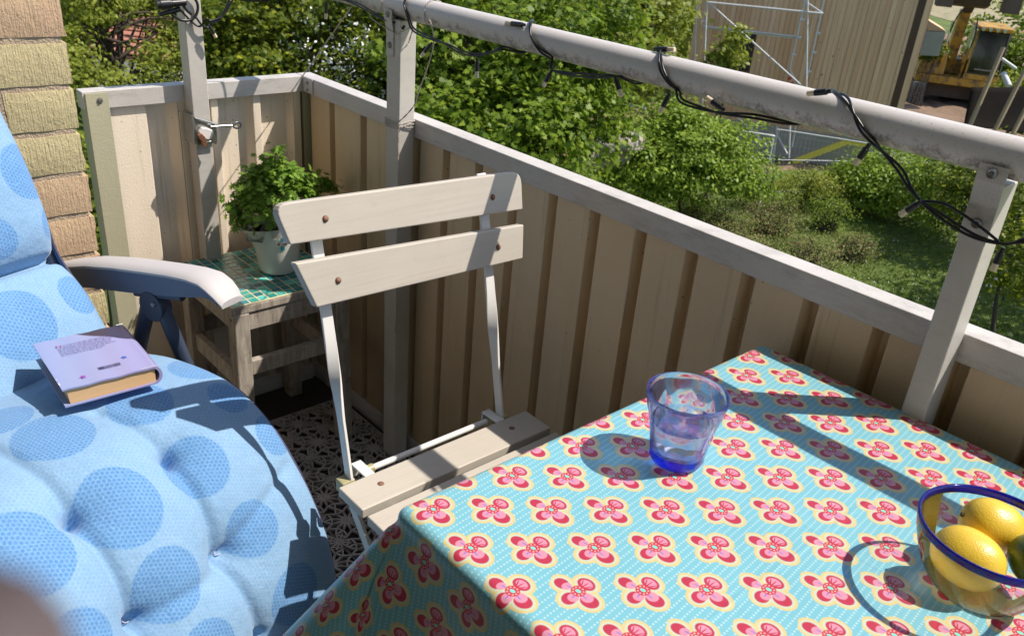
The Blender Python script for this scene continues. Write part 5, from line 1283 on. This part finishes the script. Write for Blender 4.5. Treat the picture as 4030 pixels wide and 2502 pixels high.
# ---- timber house
A0 = gp(1760, 365); B0 = gp(1890, 385); wd = (B0-A0); wd.z = 0; wd.normalize(); wn_ = Vector((wd.y, -wd.x, 0))
if wn_.dot(Vector((CAM.x-A0.x, CAM.y-A0.y, 0))) < 0: wn_ = -wn_
A0.z = 0
def onwall(x, y, off=0.0):
    d = ray(x, y); p0 = A0+wn_*off; t_ = (p0-CAM).dot(wn_)/d.dot(wn_); return CAM+d*t_
def wpt(s_, z, off=0.0): q = A0+wd*s_+wn_*off; return Vector((q.x, q.y, z))
s_of = lambda p: (Vector((p.x, p.y, 0))-Vector((A0.x, A0.y, 0))).dot(wd)
sL = s_of(onwall(1640, 120)); sR = s_of(onwall(2205, 60)); WZ0 = -4.48; WZ1 = 1.6
sD = s_of(onwall(2180, 60))
house = thing('timber_house', A0+wd*3+Vector((0, 0, GZ)), 'new timber clad house on a grey block foundation behind the scaffold', 'house')
MAT['block'] = simple('concrete_block', (0.40, 0.38, 0.34), 0.95, var=0.15, nscale=2, bump=0.5, bscale=40, bdist=0.01)
def m_plank():
    t = NT('larch_plank'); co = t.coord('Object'); oi = t.n("ObjectInfo"); r_ = E(t, oi.outputs['Random'])
    n1 = t.noise(t.mapping(co, (14, 14, 0.5)), 1, 5, 0.6); c = t.mix(r_, (0.70, 0.43, 0.25), (0.82, 0.55, 0.35)); c = t.mix(t.ramp(n1, 0.45, 0.8)*0.5, c, (0.34, 0.22, 0.13))
    kn = t.ramp(t.noise(co, 7, 2, 0.4), 0.72, 0.76); c = t.mix(kn*0.6, c, (0.10, 0.06, 0.035))
    return t.done(t.principled(c, 0.8))
MAT['plank'] = m_plank(); MAT['trim'] = simple('red_brown_trim', (0.095, 0.050, 0.032), 0.8, var=0.2); MAT['void'] = simple('dark_opening', (0.02, 0.02, 0.022), 0.6)
def wbox(mb, s0, s1, z0, z1, o0, o1):
    a = [wpt(s0, z0, o0), wpt(s1, z0, o0), wpt(s1, z0, o1), wpt(s0, z0, o1)]
    mb.hexa(a+[Vector((p.x, p.y, z1)) for p in a]); return mb
wbox(MB(), sL, sR-0.02, GZ-0.3, WZ0, -0.30, 0.0).build('foundation', MAT['block'], house)
wbox(MB(), sL, sR-0.02, WZ0+0.001, WZ1, -0.30, -0.035).build('wall', MAT['void'], house)
w0, w1 = s_of(onwall(1722, 130)), s_of(onwall(1790, 130)); zt_, zb_ = onwall(1760, 74).z, onwall(1740, 168).z
s_ = sL; k = 0; pw = 0.145
while s_ < sR:
    e = min(s_+pw, sR)
    if not (sD-0.10 < s_+pw/2 < sD+0.06):
        off = -0.034+(0.022 if k % 2 else 0.0)+random.uniform(-0.002, 0.002)
        segs = [(WZ0-0.03, WZ1)]
        if w0 < s_+pw/2 < w1: segs = [(WZ0-0.03, zb_), (zt_, WZ1)]
        for (a, b) in segs:
            wbox(MB(), s_+0.003, e-0.003, a+random.uniform(-.01, .01), b, off, off+0.022).build('plank', MAT['plank'], house)
    s_ = e; k += 1
wbox(MB(), sD-0.12, sD+0.08, WZ0-0.03, WZ1, -0.034, 0.02).build('corner_trim', MAT['trim'], house)
win = wbox(MB(), w0, w1, zb_, zt_, -0.03, -0.012).build('window', MAT['void'], house)
fm = MB(); [wbox(fm, a, b, c, d, -0.012, 0.0) for a, b, c, d in ((w0, w0+.05, zb_, zt_), (w1-.05, w1, zb_, zt_), (w0+.05, w1-.05, zb_, zb_+.05), (w0+.05, w1-.05, zt_-.05, zt_), ((w0+w1)/2-.02, (w0+w1)/2+.02, zb_+.05, zt_-.05))]
kind(fm.build('frame', MAT['trim'], win), 'stuff')
# ---- scaffold: tubes measured on a plane 1.2 m in front of the wall
MAT['scaf'] = simple('scaffold_tube', (0.60, 0.61, 0.61), 0.6, 0.0, var=0.15)
MAT['scafr'] = simple('red_mark', (0.55, 0.05, 0.03), 0.5); MAT['yellow'] = simple('yellow_board', (0.72, 0.58, 0.07), 0.6)
sc_ = thing('scaffold', onwall(1850, 250, 1.2), 'grey tubular scaffold frame standing in front of the timber wall', 'scaffold')
def sp(a, b, off=1.2, r=0.026, off2=None, nm='pole'):
    p = onwall(*a, off); q = onwall(*b, off if off2 is None else off2); MB().tube([p, q], r, 8).build(nm, MAT['scaf'], sc_, smooth='auto')
for a, b, o1, o2 in (((1658, -20), (1648, 230), 0.5, None), ((1682, -20), (1668, 300), 1.2, None), ((1684, 6), (1957, 33), 1.2, None), ((1671, 63), (1898, 88), 0.4, None), ((1687, 9), (1926, 222), 1.2, None), ((1921, -20), (1917, 230), 1.2, None),
                 ((1964, -20), (1918, 190), 0.5, None), ((1919, -20), (1878, 165), 0.5, None), ((1917, 6), (1957, 33), 0.5, 1.2), ((1880, 170), (1912, 230), 0.5, None), ((1879, 165), (1886, 215), 0.5, None), ((1879, 290), (1876, 376), 1.2, None), ((1892, 300), (1884, 350), 0.6, None), ((1846, 318), (1873, 368), 0.5, 1.2), ((1752, 277), (1822, 345), 1.2, None), ((1848, 300), (1838, 400), 0.6, None)):
    sp(a, b, o1, 0.026, o2)
def stuffbar(a, b, off, w): p, q = onwall(*a, off), onwall(*b, off); MB().bar(p, q, w, 0.04).build('brace', MAT['scaf'], sc_)
stuffbar((1671, 66), (1898, 92), 0.35, 0.05)
for (x, y) in ((1907, 48), (1901, 90), (1887, 131), (1946, 80), (1936, 126), (1924, 171), (1672, 52)):
    p = onwall(x, y, 0.5); MB().tube([p-wd*0.06, p+wd*0.06], 0.04, 8).build('coupler', MAT['scaf'], sc_, smooth='auto')
for (x, y) in ((1878, 187), (1883, 199)): p = onwall(x, y, 1.2); MB().tube([p-wd*0.04-Vector((0, 0, .04)), p+wd*0.04+Vector((0, 0, .04))], 0.045, 8).build('red_clip', MAT['scafr'], sc_, smooth='auto')
# ---- temporary site fence panels
def fence_panel(x0, x1, ytop, ybot, d, lab):
    a, b = at(x0, ybot, d), at(x1, ybot+ (x1-x0)*0.09, d); zb = GZ+0.12; zt = at(x0, ytop, d).z
    a.z = b.z = 0; dirv = (b-a).normalized(); Lg = (b-a).length
    rt__ = thing('fence_panel', a+Vector((0, 0, GZ)), lab, 'fence')
    def q(s_, z): v_ = a+dirv*s_; return Vector((v_.x, v_.y, z))
    fr = smoothpath([q(0, zb), q(0, zt-0.2), q(0.05, zt-0.05), q(0.2, zt), q(Lg-0.2, zt), q(Lg-0.05, zt-0.05), q(Lg, zt-0.2), q(Lg, zb)], 4)
    MB().tube(fr, 0.02, 8).build('frame_tube', MAT['scaf'], rt__, smooth='auto')
    wm = MB()
    for k in range(1, int(Lg/0.12)): wm.tube([q(k*0.12, zb), q(k*0.12, zt)], 0.0018, 4)
    for z in np.arange(zb+0.1, zt, 0.28): wm.tube([q(0, z), q(Lg, z)], 0.0022, 4)
    kind(wm.build('wire_mesh', MAT['scaf'], rt__), 'stuff')
fence_panel(1345, 1512, 236, 400, 21.5, 'wire site fence panel partly hidden by the maple leaves')
fence_panel(1521, 1812, 281, 430, 21.0, 'wire site fence panel directly behind the round bush')
fence_panel(1824, 2100, 304, 430, 26.5, 'wire site fence panel under the hand rail in front of the yellow board')
# yellow board leaning low on the foundation
p = onwall(1885, 386, 0.7); q_ = onwall(2012, 338, 0.25); r_ = onwall(2060, 346, 0.2); mb = MB(); mb.bar(p, q_, 0.10, 0.16); tag(mb.build('board', MAT['yellow'], bevel=0.004), 'yellow board sloping up against the grey foundation', 'board')
mb = MB(); mb.bar(q_+Vector((0, 0, 0.003)), r_, 0.09, 0.12); tag(mb.build('board', MAT['yellow'], bevel=0.004), 'shorter yellow board continuing level from the top of the sloping one', 'board')
# garden fence wire with dark post
MAT['darkgreen'] = simple('dark_green_post', (0.012, 0.03, 0.02), 0.5)
wf = thing('garden_fence', gp(1825, 470), 'low wire garden fence with dark green posts along the slope', 'fence')
for (x, y0, y1) in ((1828, 392, 466), (1386, 362, 412), (2200, 418, 470)):
    b_ = gp(x, y1); MB().tube([b_, Vector((b_.x, b_.y, GZ+1.05))], 0.025, 8).build('post', MAT['darkgreen'], wf, smooth='auto')
for z in (GZ+0.12, GZ+1.0):
    b1, b2, b3 = gp(1386, 412), gp(1828, 466), gp(2200, 470); MB().tube([Vector((v_.x, v_.y, z)) for v_ in (b1, b2, b3)], 0.012, 6).build('wire', MAT['scaf'], wf, smooth='auto')
# ---- leaning poles and dark sheet at the right
MAT['log'] = simple('peeled_pole', (0.36, 0.27, 0.17), 0.8, var=0.2, nscale=2)
for k, (x0, y0, x1, y1, lab) in enumerate(((2386, 113, 2306, 300, 'leaning wooden pole nearest the excavator cab'), (2446, 150, 2362, 318, 'leaning wooden pole in the middle of the dark sheet'), (2470, 200, 2405, 325, 'leaning wooden pole at the right edge of the picture'))):
    p, q_ = at(x1, y1, 31.0), at(x0, y0, 31.6)
    dv = (p-q_).normalized(); p = p+dv*((p.z-GZ)/max(0.2, -dv.z)) if dv.z < 0 else p
    tag(MB().tube([p, q_], [0.075, 0.065], 10).build('pole', MAT['log'], smooth='auto'), lab, 'pole')
MAT['tarp'] = simple('black_tarpaulin', (0.012, 0.010, 0.008), 0.95, spec=0.1, var=0.3, nscale=1.5, bump=0.3, bscale=2, bdist=0.05)
mb = MB()
cr = [at(2316, 205, 32.4), at(2440, 200, 33.5), at(2520, 230, 33.8), at(2520, 350, 31.8), at(2400, 350, 31.3), at(2290, 310, 31.4)]
def tarp(i, j):
    u_, v_ = i/14, j/10
    a = at(2310+190*u_, 208-4*u_+5*math.sin(u_*6), 32.6+u_*0.8); b = at(2292+210*u_, 300+30*u_, 31.5)
    p_ = a.lerp(b, v_); return p_+Vector((0, 0, 0.05*math.sin(u_*7+v_*5)-0.15*math.sin(v_*math.pi)))
mb.grid(tarp, 15, 11); o = mb.build('tarpaulin', MAT['tarp'], smooth=True); tag(o, 'sagging black tarpaulin stretched between the leaning poles', 'tarpaulin')
sl = o.modifiers.new("thickness", 'SOLIDIFY'); sl.thickness = 0.01
# thin props and white drain pipe
MAT['pipe'] = simple('white_pipe', (0.6, 0.6, 0.58), 0.5)
tag(MB().tube([at(2382, 140, 34), at(2416, 164, 34)], 0.05, 10).build('drain_pipe', MAT['pipe'], smooth='auto'), 'short white plastic pipe sticking out behind the first leaning pole', 'pipe')
tag(MB().tube([at(2386, 175, 34), at(2400, 206, 33.6)], 0.09, 10).build('drain_pipe', MAT['scaf'], smooth='auto'), 'grey pipe end resting on the edge of the tarpaulin', 'pipe')
# ---- excavator
EX = gp(2250, 262); ef = Vector((CAM.x-EX.x, CAM.y-EX.y, 0)).normalized(); er = Vector((-ef.y, ef.x, 0)); EYAW = R(-8)
er, ef = er*math.cos(EYAW)+ef*math.sin(EYAW), ef*math.cos(EYAW)-er*math.sin(EYAW)
if er.dot(rt) < 0: er = -er
def X(x, y, z): return EX+(er*x+ef*(y-1.2)+Vector((0, 0, z)))*1.33
exv = thing('excavator', EX, 'yellow tracked excavator with raised arm working in the brown earth', 'excavator')
MAT['cat'] = simple('digger_yellow', (0.55, 0.30, 0.035), 0.5, var=0.12, nscale=3, dirt=((0.16, 0.10, 0.05), 3, 0.46, 0.60)); MAT['steelmud'] = simple('muddy_steel', (0.13, 0.095, 0.07), 0.9, var=0.3, nscale=4, bump=0.5, bscale=20, bdist=0.02)
MAT['pad'] = simple('worn_track_pad', (0.30, 0.27, 0.23), 0.7, var=0.2); MAT['cabglass'] = simple('dark_cab_glass', (0.012, 0.014, 0.014), 0.08, spec=0.8); MAT['chrome'] = simple('ram_chrome', (0.6, 0.6, 0.6), 0.2, 1.0); MAT['armdark'] = simple('dark_arm_steel', (0.07, 0.055, 0.04), 0.8, var=0.3)  # armdark: dark steel of the stick, bucket and cab window bars
def xb(name, lo, hi, m_, par, bev=0.03, taper=None):
    x0, y0, z0 = lo; x1, y1, z1 = hi; t_ = taper or (0, 0, 0, 0)
    p = [X(x0, y0, z0), X(x1, y0, z0), X(x1, y1, z0), X(x0, y1, z0), X(x0+t_[0], y0+t_[2], z1), X(x1-t_[1], y0+t_[2], z1), X(x1-t_[1], y1-t_[3], z1), X(x0+t_[0], y1-t_[3], z1)]
    return MB().hexa(p).build(name, m_, par, bevel=bev)
for sx_ in (-1.15, 0.75):
    pts = []
    for k in range(28):
        a = 2*math.pi*k/28; r_ = 0.34; cx = 1.15 if math.cos(a) > 0 else -1.15
        pts.append((cx+r_*math.cos(a), 0.36+r_*math.sin(a)))
    mb = MB(); mb.prism([X(sx_, y, z) for y, z in pts], er*0.45); tr_ = mb.build('track', MAT['steelmud'], exv, bevel=0.02)
    for k in range(28):
        y, z = pts[k]; y2, z2 = pts[(k+1) % 28]; a = math.atan2(z-0.36, y-(1.15 if y > 0 else -1.15))
        if math.hypot(y2-y, z2-z) > 0.3: continue
        n_ = Vector((math.cos(a), math.sin(a)))
        q0 = (y+n_.x*0.005, z+n_.y*0.005); q1 = (y2+n_.x*0.005, z2+n_.y*0.005); 
        mb = MB(); mb.prism([X(sx_-0.03, *q0), X(sx_-0.03, q0[0]*0.25+q1[0]*0.75, q0[1]*0.25+q1[1]*0.75), X(sx_-0.03, (q0[0]+q1[0])/2+n_.x*0.05, (q0[1]+q1[1])/2+n_.y*0.05)], er*0.51); mb.build('track_pad', MAT['pad'], tr_)
xb('undercarriage', (-0.7, -0.7, 0.30), (0.75, 0.7, 0.72), MAT['steelmud'], exv)
xb('house_deck', (-1.15, -1.5, 0.74), (1.2, 1.05, 0.98), MAT['cat'], exv)
xb('engine_hood', (-1.15, -1.6, 0.99), (-0.35, 0.98, 1.62), MAT['cat'], exv, 0.06, (0.08, 0.0, 0.1, 0.15))
xb('tool_box', (-0.30, -1.6, 0.99), (0.15, 0.35, 1.45), MAT['cat'], exv, 0.04)
cab = xb('cab', (0.22, -0.75, 0.99), (1.2, 1.02, 2.42), MAT['cabglass'], exv, 0.04, (0.06, 0.04, 0.1, 0.12))
xb('roof', (0.24, -0.72, 2.425), (1.22, 1.06, 2.56), MAT['cat'], cab, 0.05)
xb('sill', (0.20, 1.025, 0.99), (1.22, 1.07, 1.15), MAT['cat'], cab, 0.01)
for xx in (0.205, 1.155):
    MB().bar(X(xx+0.03, 1.04, 1.15), X(xx+0.03+(0.04 if xx < 1 else -0.03), 0.93, 2.42), 0.07, 0.07).build('pillar', MAT['cabglass'] if xx > 1 else MAT['cat'], cab, bevel=0.01)
for k in range(4):
    MB().lathe([(0.0, 0.06), (0.07, 0.06), (0.085, 0.0), (0.0, -0.05)], n=12, m=Matrix.Translation(X(0.36+0.2*k, 1.10, 2.48)) @ ef.to_track_quat('Z', 'Y').to_matrix().to_4x4()).build('work_lamp', MAT['chrome'], cab, smooth='auto')
for (x0_, z0_, x1_, z1_) in ((0.26, 1.17, 0.26, 2.40), (0.70, 2.36, 1.16, 2.36), (0.28, 1.17, 1.16, 1.17), (1.16, 1.17, 1.14, 2.40)):
    MB().bar(X(x0_, 1.03-(z0_-1)*0.08, z0_), X(x1_, 1.03-(z1_-1)*0.08, z1_), 0.06, 0.05).build('window_bar', MAT['armdark'], cab)
MB().tube([X(0.45, 1.02, 1.3), X(0.8, 1.06, 1.3), X(1.05, 1.02, 1.32)], 0.03, 6).build('hand_bar', MAT['pad'], cab, smooth='auto')
MB().tube(smoothpath([X(-0.30, 0.6, 1.4), X(-0.5, 0.9, 2.1), X(-0.45, 0.95, 2.7), X(-0.3, 0.9, 3.0)], 5), 0.03, 6).build('hose', MAT['black'], exv, smooth=True)
MB().tube(smoothpath([X(0.18, 0.6, 1.5), X(0.2, 1.0, 2.2), X(0.12, 1.0, 2.8)], 5), 0.03, 6).build('hose', MAT['black'], exv, smooth=True)
# boom rises towards the viewer in two leaning sections
def xprism(name, pts, x0, w, m_, par=exv): mb = MB(); mb.prism([X(x0, y, z) for y, z in pts], er*w); return mb.build(name, m_, par, bevel=0.02)
xprism('boom', [(-0.3, 1.0), (0.30, 1.0), (0.60, 2.0), (0.80, 2.85), (0.45, 2.95), (0.15, 2.1)], -0.36, 0.40, MAT['cat'])
for xx in (-0.52, 0.14):
    MB().tube([X(xx, 0.85, 1.0), X(xx, 0.95, 1.9)], 0.07, 10).build('lift_cylinder', MAT['cat'], exv, smooth='auto'); MB().tube([X(xx, 0.95, 1.9), X(xx, 0.90, 2.6)], 0.04, 10).build('ram', MAT['chrome'], exv, smooth='auto')
xprism('stick', [(0.5, 2.96), (0.9, 2.86), (1.5, 3.3), (1.7, 4.0), (1.4, 4.1), (1.0, 3.5)], -0.30, 0.32, MAT['armdark'])
xprism('bucket', [(1.0, 3.20), (1.3, 3.05), (1.8, 3.15), (2.1, 3.5), (2.0, 3.9), (1.5, 3.8)], -0.80, 1.35, MAT['armdark'])
for xx in (-1.25, 0.56): xb('bucket_side', (xx, 1.5, 3.05), (xx+0.44, 2.15, 3.50), MAT['steelmud'], exv, 0.02)
# ---- red roofed cottage glimpsed on the left
MAT['roof'] = None
t = NT('red_clay_roof'); co = t.coord('Object'); c = t.mix(t.noise(co, 3, 5, 0.7), (0.30, 0.115, 0.075), (0.42, 0.19, 0.13)); MAT['roof'] = t.done(t.principled(c, 0.85))
MAT['stucco'] = simple('pale_facade', (0.45, 0.42, 0.36), 0.9)
ct = thing('cottage', at(280, 150, 27), 'small house with red tiled roof glimpsed through leaves beside the brick wall', 'house')
r0, r1, r2, r3_ = at(215, 118, 26), at(420, 155, 26), at(440, 20, 31), at(285, 22, 31)
ru = (r1-r0); rv = (r3_-r0)
nr_, ncol = 9, 16
for i in range(nr_):
    mb = MB()
    for j in range(ncol):
        a, b = j/ncol, (j+0.92)/ncol; p0, p1 = r0.lerp(r1, a), r0.lerp(r1, b); q0, q1 = r3_.lerp(r2, a), r3_.lerp(r2, b); f0, f1 = i/nr_, (i+1.04)/nr_
        n_ = Vector((0, 0, 0.06)); v0, v1, v2, v3 = p0.lerp(q0, f0)+n_, p1.lerp(q1, f0)+n_, p1.lerp(q1, f1), p0.lerp(q0, f1)
        mb.prism([v0, v1, v2, v3], (0, 0, 0.03))
    kind(mb.build('roof_tiles', MAT['roof'], ct), 'stuff')
mb = MB(); mb.prism([r0, r1, r2, r3_], (0, 0, -0.12)); mb.build('roof', MAT['trim'], ct)
base = [r0+Vector((0, 0, -0.15)), r1+Vector((0, 0, -0.15)), r1+Vector((-0.1, 0.1, -2.4)), r0+Vector((-0.1, 0.1, -2.4))]
back_ = (r3_-r0); back_.z = 0; mb = MB(); mb.prism(base, back_.normalized()*3.5); mb.build('wall', MAT['stucco'], ct)
# wedge roof of a shed behind the excavator
p = [onwall(2212, 52, -2.0), onwall(2250, 75, -2.0), onwall(2206, 73, -2.0)]
sh = thing('shed', p[0], 'small shed with pale wooden gable beside the far corner of the timber house', 'shed')
mb = MB(); mb.prism(p, -wn_*1.5); mb.build('gable', MAT['plank'], sh); 
mb = MB(); q0, q1 = p[2]+Vector((0, 0, -0.02)), p[1]+Vector((0, 0, -0.02)); mb.prism([q0, q1, Vector((q1.x, q1.y, q1.z-0.7)), Vector((q0.x, q0.y, q0.z-0.7))], -wn_*1.4); mb.build('wall', MAT['block'], sh)

# ---------------------------------------------------------------- photographer's hand, one fingertip reaches the lower left corner
def K(r, u, f): return CAM+rt*r+up*u+fw*f
MAT['skin'] = simple('skin', (0.86, 0.44, 0.38), 0.8, spec=0.15, var=0.08, nscale=60, bump=0.2, bscale=500, bdist=0.0005, Subsurface_Weight=0.25, Subsurface_Radius=(0.01, 0.004, 0.002), Subsurface_Scale=0.6)
MAT['nail'] = simple('finger_nail', (0.62, 0.40, 0.33), 0.25)
pn = thing('person', K(-0.06, -0.35, -0.14), 'hand of the photographer, only a blurred pink fingertip showing in the lower left corner', 'person')
sk_v, sk_e, sk_r = [], [], []
def chain(start, pts):
    prev = start
    for (p, r_) in pts:
        sk_v.append(tuple(K(*p))); sk_r.append(r_)
        if prev is not None: sk_e.append((prev, len(sk_v)-1))
        prev = len(sk_v)-1
    return prev
wr = chain(None, [((-0.088, -0.150, -0.052), 0.026)])
chain(wr, [((-0.082, -0.24, -0.085), 0.034), ((-0.07, -0.34, -0.12), 0.040), ((-0.06, -0.42, -0.15), 0.042)])
pm = chain(wr, [((-0.088, -0.115, -0.042), 0.027)])
for (k1, k2, k3, k4) in (((-0.083, -0.066, -0.018), (-0.060, -0.038, 0.012), (-0.0400, -0.0262, 0.0222), (-0.0222, -0.0136, 0.0282)),
                         ((-0.090, -0.080, -0.012), (-0.070, -0.066, 0.026), (-0.046, -0.068, 0.034), (-0.027, -0.070, 0.030)),
                         ((-0.096, -0.096, -0.014), (-0.076, -0.088, 0.022), (-0.052, -0.090, 0.030), (-0.034, -0.092, 0.026)),
                         ((-0.100, -0.112, -0.020), (-0.083, -0.108, 0.008), (-0.064, -0.110, 0.016), (-0.048, -0.111, 0.013))):
    s4 = 1.0 if k1[1] > -0.1 else 0.85
    chain(pm, [(k1, 0.0125*s4), (k2, 0.0098*s4), (k3, 0.0090*s4), (k4, 0.0078*s4)])
chain(pm, [((-0.070, -0.105, -0.062), 0.015), ((-0.048, -0.080, -0.058), 0.0115), ((-0.030, -0.060, -0.048), 0.0100)])
me = bpy.data.meshes.new('hand'); me.from_pydata(sk_v, sk_e, []); me.materials.append(MAT['skin']); ho = bpy.data.objects.new('hand', me); col.objects.link(ho); put(ho, pn)
sm = ho.modifiers.new('skin', 'SKIN'); sm.use_smooth_shade = True
for i, v_ in enumerate(me.skin_vertices[0].data): v_.radius = (sk_r[i], sk_r[i]); v_.use_root = (i == 0)
sb = ho.modifiers.new('subdivision', 'SUBSURF'); sb.levels = 2; sb.render_levels = 2
for (p, q_) in (((-0.0222, -0.0136, 0.0282), (-0.0400, -0.0262, 0.0222)), ((-0.027, -0.070, 0.030), (-0.046, -0.068, 0.034)), ((-0.034, -0.092, 0.026), (-0.052, -0.090, 0.030)), ((-0.048, -0.111, 0.013), (-0.064, -0.110, 0.016))):
    a = K(*p); d = (a-K(*q_)).normalized(); n_ = (fw-d*fw.dot(d)).normalized()
    mt = Matrix.Translation(a+n_*0.0072+d*0.001) @ n_.to_track_quat('Z', 'Y').to_matrix().to_4x4()
    MB().lathe([(0.0, 0.0010), (0.003, 0.0008), (0.0048, 0.0), (0.0, -0.001)], n=14, m=mt).build('finger_nail', MAT['nail'], ho, smooth=True)

# ---------------------------------------------------------------- repeats share a group
GROUPS = {'lemon': 'lemons in the glass bowl', 'fence_panel': 'wire site fence panels', 'low_shrub': 'sparse shrubs on the slope', 'hedge_bush': 'bushes of the hedge by the lawn', 'rock': 'pale rocks under the maple',
          'pole': 'leaning wooden poles', 'board': 'yellow boards by the foundation', 'twine': 'twine tied to the railing', 'maple_tree': 'maples beyond the railing', 'parapet': 'corrugated parapets of the balcony',
          'drain_pipe': 'pipes by the tarpaulin', 'blossom_shrub': 'shrubs with white blossom', 'garden_bush': 'garden bushes near the balcony', 'field_tree': 'trees behind the excavator'}
for o in list(bpy.data.objects):
    b_ = o.name.split('.')[0]
    if o.parent is None and b_ in GROUPS and 'category' in o.keys(): o['group'] = GROUPS[b_]
